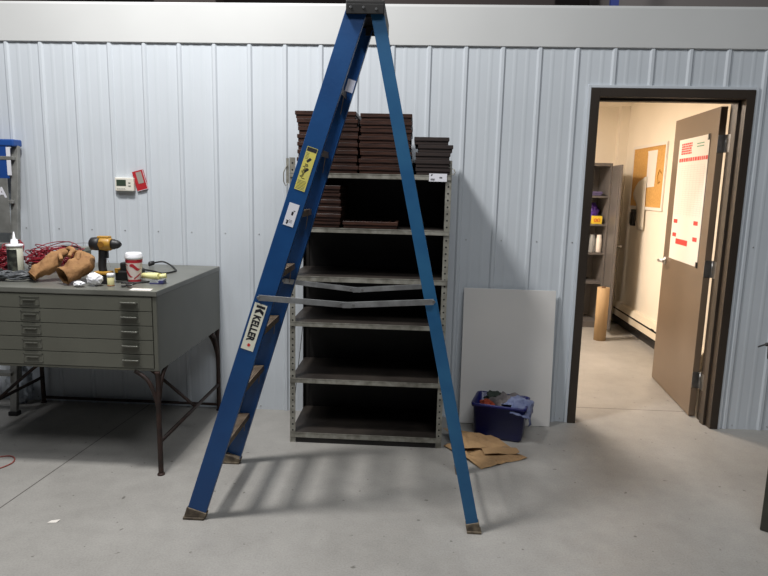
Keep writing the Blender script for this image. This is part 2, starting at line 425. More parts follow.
# steel cabinet
CX0, CX1, CY0, CY1, CZ = 4.02, 4.835, 3.02, 3.46, 1.86
cb = thing('storage_cabinet', 'tall grey steel cabinet with open door in back room', 'cabinet', ((CX0+CX1)/2, (CY0+CY1)/2, 0))
mb = MB()
mb.box(CX0, CX0+.02, CY0, CY1, 0, CZ); mb.box(CX1-.02, CX1, CY0, CY1, 0, CZ); mb.box(CX0+.02, CX1-.02, CY1-.02, CY1, 0, CZ)
mb.box(CX0+.02, CX1-.02, CY0, CY1-.02, CZ-.035, CZ); mb.box(CX0+.02, CX1-.02, CY0, CY1-.02, 0, .07)
mb.build('cabinet_body', M['locker'], cb, bevel=.003)
SHZ = (1.50, 1.185, .86, .525)
for z in SHZ:
    mb = MB(); mb.box(CX0+.021, CX1-.021, CY0+.02, CY1-.021, z-.022, z); mb.build('shelf', M['locker'], cb, bevel=.002)
mb = MB(); e = Vector((-.030, -.40, 0)).normalized(); w_ = Vector((e.y, -e.x, 0)); p0 = Vector((CX1+.004, CY0-.012, 0))
mb.obox(p0+e*.2+Zv*.95, (e, w_, Zv), (.2, .009, .88)); mb.obox(p0+e*.2+w_*.012+Zv*.95, (e, w_, Zv), (.16, .003, .82))
cd = mb.build('cabinet_door', M['locker'], cb, bevel=.002)
mb = MB(); hcx = p0+e*.36-w_*.015+Zv*.98; mb.tube([hcx, hcx-w_*.035], .008, 8); mb.obox(hcx-w_*.038+Zv*.0, (e, w_, Zv), (.035, .006, .01)); mb.build('cabinet_handle', M['steel'], cd)
# contents
def blob(name, m, c, r, seed=0, amp=.25, sq=1, parent=None, freq=3, flat=None, sub=3):
    bm = bmesh.new(); bmesh.ops.create_icosphere(bm, subdivisions=sub+1, radius=1)
    for v in bm.verts:
        p = v.co.copy()
        d = 1+amp*noise.fractal(p*freq+Vector((seed*7.1, seed*3.3, 0)), 1, 2, 3)
        q = Vector((p.x*r[0], p.y*r[1], p.z*r[2]))*d
        if flat is not None and q.z < -flat: q.z = -flat+(q.z+flat)*.05
        v.co = q
    zmin = min(v.co.z for v in bm.verts)
    me = bpy.data.meshes.new(name); 
    for f in bm.faces: f.smooth = True
    off = Vector((0,0,-zmin))
    for v in bm.verts: v.co += off
    bm.to_mesh(me); bm.free(); me.materials.append(m)
    o = bpy.data.objects.new(name, me); COL.objects.link(o); o.location = c
    if parent: o.parent = parent; o.location = Vector(c)-ORG[parent.name]
    return o
mb = MB(); mb.box(4.55, 4.76, 3.1, 3.36, 1.501, 1.52); mb.box(4.56, 4.77, 3.1, 3.34, 1.521, 1.548)
o = mb.build('folded_cloth', mat('violet_cloth', srgb(92,84,120), .9), bevel=.006); tag(o, 'folded violet grey cloth on the top shelf of grey cabinet', 'cloth')
o = blob('purple_bag', M['purple'], (4.71, 3.25, 1.186), (.07, .06, .11), 3); tag(o, 'crumpled purple bag behind yellow box in grey cabinet', 'bag')
yb = thing('yellow_box', 'small yellow carton with orange print on cabinet shelf', 'box', (4.73, 3.10, 1.186))
mb = MB(); mb.box(4.67, 4.775, 3.06, 3.13, 1.186, 1.275); mb.build('carton', mat('carton_yellow', srgb(226,196,60), .5), yb, bevel=.002)
mb = MB()
for cx in (4.70, 4.735): mb.tube([(cx+.014*cos(a_*pi/4), 3.058, 1.228+.018*sin(a_*pi/4)) for a_ in range(8)], .003, 6, closed=True)
mb.build_each('orange_print', M['redink'], yb)
for i, (cx, mt, lb) in enumerate(((4.70, M['clear'], 'clear plastic jar on cabinet shelf under yellow box'), (4.775, M['paper'], 'white wrapped packet on cabinet shelf under yellow box'))):
    mb = MB(); mb.lathe((cx, 3.12, .861), [(.03, 0), (.034, .01), (.034, .15), (.026, .17), (.026, .2)], 16); o = mb.build('jar' if i == 0 else 'packet', mt); tag(o, lb, 'jar' if i == 0 else 'packet')
# kraft roll
pr_ = thing('paper_roll', 'upright brown kraft paper roll standing on back room floor', 'roll', (4.66, 2.42, 0))
mb = MB(); c = Vector((4.66, 2.42, 0)); nseg = 32
prof = [(.062, .001), (.0625, .56), (.059, .562), (.02, .556)]
mb.lathe(c, prof, 32); mb.build('paper_winding', mat('roll_kraft', srgb(176,148,110), .7, col2=srgb(158,130,94), scale=10, stretch=(1,1,.1)), pr_)
mb = MB(); mb.lathe(c, [(.02, .5), (.021, .572), (.015, .572), (.014, .56)], 20); mb.build('core', mat('dark_core', srgb(90,66,46), .9), pr_)

# ------------------------------------------------------------------ blue step ladder (hero)
lad = thing('step_ladder', 'tall open blue fibreglass step ladder with black cap standing in front of shelving', 'ladder', (2.35, -1.14, 0))
NLf, NLt = Vector((1.700, -1.448, .0)), Vector((2.418, -1.315, 2.30))
FLf, FLt = Vector((1.694, -.832, .0)), Vector((2.418, -.965, 2.30))
NRf, NRt = Vector((3.003, -1.445, .0)), Vector((2.498, -1.312, 2.30))
FRf, FRt = Vector((2.985, -.834, .0)), Vector((2.498, -.968, 2.30))
def rail_axes(f, t):
    v = (t-f).normalized(); a = Vector((v.z, 0, -v.x)).normalized()      # lateral, towards +X
    b = v.cross(a).normalized()                                          # along Y
    if b.y < 0: b.negate()
    return v, a, b
def channel(mb, f, t, w, d, inward, th=.004, s0=.02, s1=0):
    v, a, b = rail_axes(f, t); L = (t-f).length; c = f+v*((s0+L-s1)/2); h = (L-s0-s1)/2; s = inward
    mb.obox(c, (v, a, b), (h, w/2, th/2))
    for q in (-1, 1): mb.obox(c+a*q*(w/2-th/2)+b*s*(d/2), (v, a, b), (h, th/2, d/2))
for f, t, inw in ((NLf, NLt, 1), (FLf, FLt, -1)):
    mb = MB(); channel(mb, f, t, .088, .028, inw, s1=.0); r_ = mb.build('front_rail', M['blue'], lad, bevel=.0015)
    if inw == 1: near_rail = r_
for f, t, inw in ((NRf, NRt, 1), (FRf, FRt, -1)):
    mb = MB(); channel(mb, f, t, .056, .026, inw, s1=.0); r_ = mb.build('rear_rail', M['bluerear'], lad, bevel=.0015)
# shoes
for f, t, w in ((NLf, NLt, .1), (FLf, FLt, .1), (NRf, NRt, .066), (FRf, FRt, .066)):
    v, a, b = rail_axes(f, t); mb = MB()
    s = 1 if f.y < -1.1 else -1
    P = f+b*s*.012
    mb.box(P.x-w/2, P.x+w/2, P.y-.024, P.y+.024, 0.0005, .012)
    mb.obox(P+v*.024, (v, a, b), (.024, w/2-.002, .02))
    mb.build('foot', M['shoe'], lad, bevel=.003)
# steps
def railp(f, t, z): return f+(t-f)*(z/2.30)
for i in range(7):
    z = .30+.283*i
    A, B = railp(NLf, NLt, z), railp(FLf, FLt, z); mb = MB()
    y0, y1 = A.y+.006, B.y-.006
    x0, x1 = A.x-.044, A.x+.012
    mb.box(x0, x1, y0, y1, z-.004, z); mb.box(x0, x0+.004, y0, y1, z-.028, z-.004); mb.box(x1-.004, x1, y0, y1, z-.028, z-.004)
    for k in range(5): mb.box(x0+.010+k*.0115, x0+.009+k*.0115, y0, y1, z, z+.0015)
    st = mb.build('step', M['step'], lad)
    mb = MB()
    for yy, sg in ((y0, 1), (y1, -1)):
        mb.bar((A.x+.01, yy+sg*.10, z-.024), (railp(NLf, NLt, z-.09).x+.012, yy+sg*.008, z-.095), .014, .003, side=(1,0,0))
    mb.build_each('knee_brace', M['step'], st)
# top cap
mb = MB()
cx0, cx1, cy0, cy1 = 2.372, 2.534, -1.338, -.942
mb.box(cx0, cx1, cy0, cy1, 2.308, 2.322)
mb.box(cx0, cx1, cy0, cy0+.006, 2.268, 2.31); mb.box(cx0, cx1, cy1-.006, cy1, 2.268, 2.31)
mb.box(cx0, cx0+.006, cy0, cy1, 2.268, 2.31); mb.box(cx1-.006, cx1, cy0, cy1, 2.268, 2.31)
cap = mb.build('top_cap', M['cap'], lad, bevel=.004)
mb = MB()   # yoke plates under the cap
for y in (-1.3, -.98): mb.box(2.425, 2.5, y-.003, y+.003, 2.262, 2.305)
mb.build_each('yoke_plate', M['cap'], lad, bevel=.002)
mb = MB()
for x, z in ((2.392, 2.295), (2.446, 2.294), (2.50, 2.288)): mb.lathe((x, cy0, z), [(.006, 0), (.005, .003)], 12, ax=(Vector((1,0,0)), Vector((0,0,1)), Vector((0,-1,0))))
mb.build_each('rivet', M['steel'], cap)
# spreaders, near and far
for y, (a, c_, e_) in ((-1.405, ((2.005, 1.055), (2.40, 1.034), (2.782, 1.062))), (-.905, ((2.01, 1.055), (2.395, 1.018), (2.775, 1.052)))):
    sg = 0
    mb = MB()
    mb.bar((a[0], y, a[1]), (c_[0]+.02, y, c_[1]), .026, .003); mb.bar((c_[0]-.02, y-.0035, c_[1]), (e_[0], y-.0035, e_[1]), .026, .003)
    sp = mb.build('spreader', M['alu'], lad, bevel=.001)
    mb = MB()
    for (x, z) in (a, e_, (c_[0]-.03, c_[1]+.001), (c_[0]+.03, c_[1]+.001)): mb.lathe((x, y-.005, z), [(.008, 0), (.007, .003)], 10, ax=(Vector((1,0,0)), Vector((0,0,1)), Vector((0,-1,0))))
    mb.build_each('rivet', M['steel'], sp)
    mb = MB()
    for (x, z), (f, t) in ((a, ((NLf, NLt) if y < -1.1 else (FLf, FLt))), (e_, ((NRf, NRt) if y < -1.1 else (FRf, FRt)))):
        yy = railp(f, t, z).y; mb.tube([(x, y, z), (x, yy, z)], .005, 8)
    mb.build_each('pivot_pin', M['steel'], sp)
# rear cross braces
for z in (.35, .95, 1.55):
    A, B = railp(NRf, NRt, z), railp(FRf, FRt, z); mb = MB()
    mb.bar((A.x, A.y+.004, z), (B.x, B.y-.004, z), .02, .012, side=(1,0,0)); mb.build('rear_brace', M['alu'], lad)
# stickers on the near rail
v, a, b = rail_axes(NLf, NLt)
def rp(z, s, d=0): # point on outer web face at height z, lateral s
    return railp(NLf, NLt, z)+a*s-b*(.0022+d)
def sticker(name, z0, z1, s0, s1, m):
    p = rp((z0+z1)/2, (s0+s1)/2, .0006); h = (z1-z0)/2/v.z
    mb = MB(); mb.obox(p, (v, a, b), (h, (s1-s0)/2, .0006)); return mb.build(name, m, near_rail, bevel=.0)
def sp_(z0, d, s, off=.0014): # d metres down from z0
    return rp(z0, s, off)-v*d
# yellow warning label
yl = sticker('warning_label', 1.531, 1.715, -.022, .026, M['yellowlab'])
mb = MB()
def pa(z, d0, d1, s0, s1, off=.0014): mb.add([sp_(z, d0, s0, off), sp_(z, d1, s0, off), sp_(z, d1, s1, off), sp_(z, d0, s1, off)], [(0,1,2,3)])
pa(1.715, .002, .02, -.02, .024)
for k, (d, s, s2) in enumerate(((.045, .004, .016), (.09, .006, .018))):
    p = [sp_(1.715, d, s), sp_(1.715, d+.018, s-.012), sp_(1.715, d+.024, s-.004), sp_(1.715, d+.006, s+.010)]; mb.add(p, [(0,1,2,3)])
rnd = random.Random(5)
for k in range(16):
    d = .075+k*.0042; s = -.016+rnd.uniform(0, .01); pa(1.715, d, d+.0026, s, s+rnd.uniform(.008, .016))
for k in range(7): pa(1.715, .15+k*.006, .1515+k*.006, -.018, .02)
for k in range(5): pa(1.715, .028+k*.006, .0295+k*.006, -.018, -.004)
mb.build('warning_print', M['ink'], yl)
# small white label
wl = sticker('lot_label', 1.375, 1.472, -.022, .024, M['white'])
mb = MB()
pts = [(0,.0), (.008,.004), (.016,.002), (.02,.008), (.012,.012), (.006,.01), (.002,.012)]
mb.add([sp_(1.472, .076+x, -.014+y) for x, y in pts], [list(range(len(pts)))])
pa(1.472, .036, .052, .0, .009); pa(1.472, .03, .034, .006, .014)
for k in range(3): pa(1.472, .074+k*.005, .0755+k*.005, -.002, .014)
mb.build('label_print', M['ink'], wl)
# KELLER name plate
kl = sticker('name_label', .812, 1.022, -.034, .024, M['white'])
kl.data.materials[0] = mat('aged_white_label', srgb(226,224,206), .5)
o_k = sp_(1.022, .054, -.020, .001)
vs, fs = text_mesh('KELLER', .045, o_k, -v, a, .0006, offset=.0024, spacing=1.10)
wk = max((p-o_k).dot(-v) for p in vs)
vs = [p+(-v)*((p-o_k).dot(-v)*(.124/wk-1)) for p in vs]
mb = MB(); mb.add(vs, fs)
# mark in front of the name: bar and arrow shaped K
def poly(pts): mb.add([sp_(1.022, x, y, .0016) for x, y in pts], [list(range(len(pts)))])
poly([(.008, -.022), (.020, -.022), (.020, .018), (.008, .018)])
poly([(.021, -.002), (.033, -.022), (.050, -.022), (.036, -.002)])
poly([(.021, -.002), (.036, -.002), (.050, .018), (.033, .018)])
mb.build('name_lettering', M['ink'], kl)
mb = MB()
leafp = [(0,1),(.2,.55),(.55,.7),(.5,.2),(.95,.15),(.55,-.25),(.6,-.5),(.1,-.4),(0,-.9),(-.1,-.4),(-.6,-.5),(-.55,-.25),(-.95,.15),(-.5,.2),(-.55,.7),(-.2,.55)]
c0 = sp_(1.022, .196, -.004, .0016)
mb.add([c0+(-v)*x*.011+a*y*.011 for x, y in leafp]+[c0], [(i, (i+1)%16, 16) for i in range(16)])
mb.build('maple_leaf_mark', M['redink'], kl)
# pale sticker on far rail's inner face
vF, aF, bF = rail_axes(FLf, FLt)
p = railp(FLf, FLt, 2.04)-bF*.003
mb = MB(); mb.obox(p+aF*.02, (vF, aF, bF), (.03, .022, .0006)); mb.build('pale_label', M['white'], lad)

# ------------------------------------------------------------------ steel shelving
SX0, SX1, SY0, SY1 = 1.964, 2.884, -.53, -.07
sh = thing('steel_shelving', 'grey steel shelving unit with black back standing against ribbed wall', 'shelves', ((SX0+SX1)/2, (SY0+SY1)/2, 0))
PZ = 1.705
for (x, sx) in ((SX0, 1), (SX1, -1)):
    for (y, sy) in ((SY0, 1), (SY1, -1)):
        mb = MB(); w = .033
        mb.box(min(x, x+sx*w), max(x, x+sx*w), min(y, y+sy*.0025), max(y, y+sy*.0025), 0, PZ)
        mb.box(min(x, x+sx*.0025), max(x, x+sx*.0025), min(y+sy*.0025, y+sy*w), max(y+sy*.0025, y+sy*w), 0, PZ)
        if sy == 1:
            k = 0
            while .04+k*.038 < PZ-.02:
                z = .04+k*.038
                for q in range(1):
                    cxx = x+sx*.017
                    mb.lathe((cxx, y-.0002, z), [(.0055, 0), (.005, .0005)], 8, mi=1, ax=(Vector((1,0,0)), Vector((0,0,1)), Vector((0,-1,0))))
                k += 1
        mb.build('post', [M['post'] if sy == 1 else M['black'], M['hole']], sh)  # back posts coloured black in place of the shade inside the unit
LEV = ((1.622, .026), (1.312, .026), (1.028, .030), (.754, .027), (.408, .028), (.067, .032))
first = None
for z, h in LEV:
    mb = MB()
    x0, x1, y0, y1 = SX0+.004, SX1-.004, SY0-.004, SY1-.004
    mb.box(x0, x1, y0, y1, z-.003, z, 1)
    mb.box(x0, x1, y0-.0025, y0, z-h, z, 0); mb.box(x0, x1, y1, y1+.001, z-h, z-.003, 0)
    mb.box(x0, x0+.002, y0, y1, z-h, z-.003, 1); mb.box(x1-.002, x1, y0, y1, z-h, z-.003, 1)
    mb.box(x0+.002, x1-.002, y0, y0+.012, z-h, z-h+.002, 0)
    mb.box(x0, x1, y0-.004, y0-.0025, z-.004, z+.001, 0)
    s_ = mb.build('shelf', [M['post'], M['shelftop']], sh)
    if first is None: first = s_
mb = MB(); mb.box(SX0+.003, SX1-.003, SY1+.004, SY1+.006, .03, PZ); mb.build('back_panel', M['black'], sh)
mb = MB(); mb.box(SX1-.008, SX1-.006, SY0+.03, SY1, .03, PZ); mb.build('side_panel', M['black'], sh)
mb = MB(); mb.box(SX0+.036, SX1-.036, SY0+.001, SY0+.004, .002, .03); mb.build('kick_plate', M['black'], sh)
mb = MB()
for z0, z1 in ((.09, .72), (.78, 1.6)):
    mb.bar((SX0+.0045, SY0+.02, z0), (SX0+.0045, SY1-.01, z1), .012, .002, side=(1,0,0))
mb.build('cross_brace', M['black'], sh)
for x, z in ((SX0-.012, 1.61), (SX1+.012, 1.64)):
    mb = MB()
    if x < SX0:
        mb.box(x-.006, x+.010, SY0-.006, SY0-.003, 1.56, 1.70)
        mb.tube([(x-.002, SY0-.008, 1.66), (x-.02, SY0-.01, 1.62), (x-.02, SY0-.01, 1.57), (x-.008, SY0-.01, 1.545), (x+.004, SY0-.01, 1.56)], .003, 6)
    else:
        mb.tube([(x-.012, SY0-.004, z+.02), (x, SY0-.008, z+.015), (x+.006, SY0-.008, z), (x-.002, SY0-.008, z-.014), (x-.012, SY0-.004, z-.008)], .003, 6)
    mb.build('bracket_hook', M['post'], sh)
# lot label on top shelf
mb = MB(); lx0, lx1, lz0, lz1 = 2.757, 2.857, 1.588, 1.632; ly = SY0-.0098
mb.box(lx0, lx1, ly, ly+.001, lz0, lz1); lb = mb.build('lot_label', M['white'], first, bevel=.0)
mb = MB()
P2 = lambda x, z: (lx0+x, ly-.0006, lz1-z)
mb.add([P2(x, z) for x, z in ((.010,.016),(.010,.008),(.014,.004),(.020,.004),(.018,.010),(.013,.012))], [(0,1,2,3,4,5)])
for k in range(3): mb.add([P2(.009, .028+k*.004), P2(.032, .028+k*.004), P2(.032, .030+k*.004), P2(.009, .030+k*.004)], [(0,1,2,3)])
for k in range(2): mb.add([P2(.058, .018+k*.005), P2(.074, .018+k*.005), P2(.074, .021+k*.005), P2(.058, .021+k*.005)], [(0,1,2,3)])
mb.build('label_print', M['ink'], lb)

# trays
def tray_mesh(w, d, h, m, name):
    mb = MB(); r = .005
    # side walls stepped: a rounded top rail over a recessed band
    def ring(i, z0, z1, t):
        mb.box(-w/2+i, w/2-i, -d/2+i, -d/2+i+t, z0, z1); mb.box(-w/2+i, w/2-i, d/2-i-t, d/2-i, z0, z1)
        mb.box(-w/2+i, -w/2+i+t, -d/2+i+t, d/2-i-t, z0, z1); mb.box(w/2-i-t, w/2-i, -d/2+i+t, d/2-i-t, z0, z1)
    ring(0, h*.46, h-.0008, .020)
    ring(r, 0, h*.46, .015)
    mb.box(-w/2+r+.015, w/2-r-.015, -d/2+r+.015, d/2-r-.015, 0, .006)
    for k in range(1, 6): mb.box(-w/2+k*w/6-.006, -w/2+k*w/6+.006, -d/2+.02, d/2-.02, h*.5, h-.004)
    mb.box(-w/2+.020, w/2-.020, -d/2+.020, d/2-.020, h*.5-.004, h*.5)
    return mb
ordn = ['bottom', 'second from bottom', 'third from bottom', 'fourth from bottom', 'fifth from bottom', 'sixth from bottom', 'seventh from bottom', 'topmost']
def stack(xc, w, z0, n, h, place, group, m, d=.43, yc=-.315, seed=1, jit=.004, names=None, first_dx=None):
    rnd = random.Random(seed); src = None
    for i in range(n):
        if src is None:
            mb = tray_mesh(w, d, h, m, 'wooden_tray'); o = mb.build('wooden_tray', m, bevel=.002, seg=1)
            src = o; base = o.location.copy()
        else: o = src.copy(); COL.objects.link(o)
        dx = rnd.uniform(-jit, jit); dy = rnd.uniform(-jit, jit)*1.3
        if first_dx and i in first_dx: dx += first_dx[i]
        o.location = (xc+dx, yc+dy, z0+i*h); o.rotation_euler = (0, 0, rnd.uniform(-.006, .006))
        nm = 'topmost' if i == n-1 else ordn[i]
        tag(o, f'dark brown slatted wooden tray, {nm} {place}', 'tray', group)
ZT = 1.6235
stack(2.180, .345, ZT, 8, .0425, 'of tall stack behind wide ladder rail', 'trays in the tall stack behind the wide ladder rail', M['tray'], seed=2, first_dx={7: -.008})
stack(2.506, .290, ZT, 8, .0415, 'of tall stack behind narrow ladder rail', 'trays in the tall stack behind the narrow ladder rail', M['tray'], seed=4)
stack(2.775, .195, ZT, 5, .0415, 'of low stack above the white sticker', 'trays in the low stack above the white sticker', M['traydark'], seed=6, yc=-.33, first_dx={4: -.012, 3: .010})
Z2 = 1.3135
stack(2.122, .275, Z2, 6, .040, 'of stack inside the second shelf', 'trays stacked inside the second shelf', M['tray'], seed=8)
mb = tray_mesh(.32, .38, .04, M['tray'], 'wooden_tray'); o = mb.build('wooden_tray', M['tray'], bevel=.002, seg=1); o.location = (2.428, -.33, Z2)
tag(o, 'single dark brown wooden tray lying flat beside the stack on second shelf', 'tray')

# ------------------------------------------------------------------ plan chest
X0, X1, YF, YB = .10, 1.378, -1.03, -.018
pc = thing('plan_chest', 'wide grey green metal plan chest with flat drawers on brown legs', 'chest', ((X0+X1)/2, (YF+YB)/2, 0))
mb = MB()
mb.box(X0, X1, YF+.012, YB, .575, .972)
mb.box(X1-.022, X1, YF, YF+.012, .575, .972); mb.box(X0, X0+.022, YF, YF+.012, .575, .972); mb.box(X0+.022, X1-.022, YF, YF+.012, .575, .588); mb.box(X0+.022, X1-.022, YF, YF+.012, .968, .972)
body = mb.build('chest_body', M['chest'], pc, bevel=.002)
mb = MB(); mb.box(X0-.004, X1+.004, YF-.006, YB+.003, .972, 1.0); mb.build('chest_top', M['chesttop'], pc, bevel=.004)
dz = (.968-.588)/5
for i in range(5):
    z0 = .588+i*dz+.002; z1 = .588+(i+1)*dz-.002
    mb = MB(); mb.box(X0+.025, X1-.025, YF-.003, YF+.010, z0, z1)
    for hx in (1.19, .235):
        mb.box(hx-.005, hx+.10, YF-.0045, YF-.003, z0+.012, z1-.008)
    dr = mb.build('drawer', M['chest'], pc, bevel=.0015)
    for hx in (1.19, .235):
        mb = MB(); zc = (z0+z1)/2+.006
        mb.tube(spline([(hx+.008, YF-.004, zc), (hx+.008, YF-.022, zc+.004), (hx+.012, YF-.026, zc+.004), (hx+.084, YF-.026, zc+.004), (hx+.088, YF-.022, zc+.004), (hx+.088, YF-.004, zc)], 3), .0035, 6)
        mb.box(hx+.003, hx+.093, YF-.028, YF-.0045, zc-.001, zc+.001)
        mb.build('drawer_pull', M['chestmetal'], dr)
    mb = MB(); hx = .655; zc = (z0+z1)/2
    mb.box(hx, hx+.105, YF-.0055, YF-.003, zc-.024, zc-.020); mb.box(hx, hx+.105, YF-.0055, YF-.003, zc+.018, zc+.022)
    mb.box(hx, hx+.004, YF-.0055, YF-.003, zc-.024, zc+.022); mb.box(hx+.101, hx+.105, YF-.0055, YF-.003, zc-.024, zc+.022)
    mb.box(hx+.018, hx+.085, YF-.014, YF-.003, zc+.004, zc+.007)
    mb.build('label_holder', M['chestmetal'], dr)
# legs
for x, sx in ((X1-.010, 1), (X0+.018, -1)):
    for y, sy in ((YF+.002, -1), (YB-.03, 1)):
        mb = MB(); zt = .574
        mb.tube(spline([(x, y, .0), (x, y, .2), (x, y, .38), (x, y-sy*.01, .5), (x, y-sy*.0, zt)], 5), .0145, 8)
        mb.tube(spline([(x, y, .34), (x-sx*.012, y, .42), (x-sx*.05, y, .52), (x-sx*.12, y, zt)], 6), .011, 8)
        mb.tube(spline([(x, y, .36), (x, y-sy*.02, .44), (x, y-sy*.06, .53), (x, y-sy*.12, zt)], 6), .011, 8)
        mb.lathe((x, y, 0), [(.02, 0), (.02, .006), (.014, .012)], 10)
        mb.build('leg', M['rust'], pc)
for x in (X1-.010, X0+.018):
    mb = MB(); mb.tube([(x, YF+.002, .185), (x, YB-.03, .185)], .011, 8); mb.build('side_stretcher', M['rust'], pc)
mb = MB(); mb.tube([(X0+.018, YB-.03, .04), (X1-.010, YB-.03, .04)], .010, 8); mb.build('back_stretcher', M['rust'], pc)
for sx, xe in ((1, X1-.010), (-1, X0+.018)):
    mb = MB(); xm = (X0+X1)/2+sx*.05; yb = -.5
    mb.tube(spline([(xm, yb, .568), (xm+sx*.1, yb, .535), (xm+sx*.3, yb, .42), (xe, yb, .19)], 6), .010, 8)
    mb.build('diagonal_brace', M['rust'], pc)

# ------------------------------------------------------------------ things on the chest
ZC = 1.0
# glue bottle
gb = thing('glue_bottle', 'white glue bottle with black label and pointed nozzle on plan chest', 'bottle', (.352, -.59, ZC))
mb = MB(); prof = [(.036, 0), (.042, .006), (.042, .15), (.034, .165), (.012, .175)]
mb.lathe((.352, -.59, ZC), prof, 28); mb.build('bottle_body', M['palegreen'], gb)
mb = MB(); vs = []; nn = 12
for z in (.02, .145):
    for k in range(nn+1):
        an = radians(150+k*(165)/nn); vs.append((.352+.0428*cos(an), -.59+.0428*sin(an), ZC+z))
mb.add(vs, [(k, k+1, nn+2+k, nn+1+k) for k in range(nn)], 0, True)
mb.build('bottle_label', mat('black_label', srgb(40,42,40), .4, col2=srgb(90,94,84), scale=30, lo=.5, hi=.75), gb)
mb = MB(); mb.lathe((.352, -.59, ZC), [(.046, .158), (.046, .172), (.02, .176), (.018, .2), (.008, .205), (.003, .245)], 20); mb.build('nozzle_cap', M['lid'], gb)
# red wires
rnd = random.Random(11)
def wire_heap(mb, cx, cy, rx, ry, hz, n, r, seed):
    rd = random.Random(seed)
    for i in range(n):
        ax, ay = rx*rd.uniform(.55, 1), ry*rd.uniform(.5, 1); ph = rd.uniform(0, 6.28); base = r+rd.uniform(0, .35)*hz; up = rd.uniform(.25, .65)*hz; tp = rd.uniform(0, 6.28)
        ox, oy = rd.uniform(-.15, .15)*rx, rd.uniform(-.15, .15)*ry
        pts = [(cx+ox+ax*cos(ph+k/10*2*pi), cy+oy+ay*sin(ph+k/10*2*pi), ZC+base+up*(.5+.5*sin(ph+k/10*2*pi+tp))) for k in range(10)]
        mb.tube(spline(pts, 4, True), r, 5, closed=True)
mb = MB(); wire_heap(mb, .49, -.42, .17, .12, .18, 44, .0028, 3)
wr = thing('wire_bundle', 'tangled heap of dark red wire coils beside the tan gloves', 'wire', (.52, -.40, ZC))
mb.build('red_wire', M['wire'], wr)
mb = MB()
mb.tube(spline([(.66, -.40, ZC+.01), (.69, -.42, ZC+.08), (.66, -.42, ZC+.135), (.58, -.40, ZC+.15), (.50, -.38, ZC+.13)], 6), .004, 6)
mb.build('black_wire', M['blk'], wr)
mb = MB()
mb.tube(spline([(.645, -.43, ZC+.01), (.665, -.45, ZC+.07), (.645, -.45, ZC+.12), (.58, -.43, ZC+.135)], 6), .003, 6)
mb.tube(spline([(.40, -.2, ZC+.13), (.55, -.15, ZC+.145), (.7, -.25, ZC+.12), (.80, -.35, ZC+.02)], 6), .0015, 5)
mb.build('white_wire', M['greybox'], wr)
mb = MB(); wire_heap(mb, .245, -.47, .065, .09, .19, 46, .0032, 9)
o = mb.build('wire_coil', M['wire']); tag(o, 'bright red wire coil heaped behind the glue bottle', 'wire')
gx = thing('junction_box', 'greenish grey metal box standing behind the red wires', 'box', (.50, -.22, ZC))
mb = MB(); mb.box(.42, .585, -.25, -.17, ZC, ZC+.12); mb.build('box_body', mat('box_green', srgb(104,108,100), .5), gx, bevel=.003)
mb = MB(); mb.box(.415, .59, -.255, -.165, ZC+.1, ZC+.126); mb.build('box_lid', mat('box_lidg', srgb(128,132,122), .5), gx, bevel=.003)
# dark grey cable coil in front
mb = MB(); rd = random.Random(4)
for i in range(13):
    R_ = .095*rd.uniform(.72, 1.05); ph = rd.uniform(0, 6)
    pts = [(.505+R_*cos(ph+k/10*2*pi)*1.05+rd.uniform(-.006, .006), -.815+R_*.75*sin(ph+k/10*2*pi)+rd.uniform(-.006, .006), ZC+.007+rd.uniform(0, .035)) for k in range(10)]
    mb.tube(spline(pts, 4, True), .0055, 6, closed=True)
o = mb.build('cable_coil', M['greycable']); tag(o, 'dark grey cable coil lying at the front of plan chest', 'cable')
mb = MB(); mb.lathe((.40, -.72, ZC), [(.045, 0), (.046, .022), (.028, .022), (.028, .001)], 28)
o = mb.build('tape_roll', mat('masking_tape', srgb(206,178,130), .7)); tag(o, 'small tan tape roll below the red wire coil', 'tape')

# gloves
def glove(name, path, radii, seed, label, fingers):
    root = thing(name, label, 'glove', (sum(p[0] for p in path)/len(path), sum(p[1] for p in path)/len(path), ZC), 'tan gloves')
    pts = spline(path, 5); N = len(pts); n = 28; mb = MB(); vs = []
    ref = Vector((0,0,1))
    def rad(t):
        k = t*(len(radii)-1); i = min(int(k), len(radii)-2); f = k-i
        return [radii[i][q]*(1-f)+radii[i+1][q]*f for q in (0, 1)]
    for i, p in enumerate(pts):
        t = (pts[min(i+1, N-1)]-pts[max(i-1, 0)]).normalized(); r0 = (ref-t*ref.dot(t)).normalized(); b_ = t.cross(r0)
        ra, rb = rad(i/(N-1))
        for k in range(n):
            an = 2*pi*k/n; q = p+r0*(sin(an)*rb)+b_*(cos(an)*ra)
            d = (noise.fractal(q*14+Vector((seed, 0, 0)), 1, 2, 3)*.017-abs(noise.noise(q*22+Vector((0, seed, 0))))*.016)
            q = q+(q-p).normalized()*d
            q.z = max(q.z, ZC+.002)
            vs.append(q)
    fs = [(i*n+k, i*n+(k+1)%n, (i+1)*n+(k+1)%n, (i+1)*n+k) for i in range(N-1) for k in range(n)]
    mb.add(vs, fs, 0, True)
    o = mb.build('glove_cuff', [M['tan'], M['tandark']], root)
    md = o.modifiers.new('s', 'SOLIDIFY'); md.thickness = .004; md.offset = -1; md.material_offset = 0
    mb2 = MB(); mb2.tube([vs[k] for k in range(n)], .0035, 6, closed=True); mb2.build('cuff_hem', M['tan'], root)
    mb = MB()
    for fp, r in fingers: 
        q = spline(fp, 4); mb.tube(q, [r*(1-.25*(i/(len(q)-1))**3) for i in range(len(q))], 10)
    mb.build_each('glove_finger', M['tan'], root)
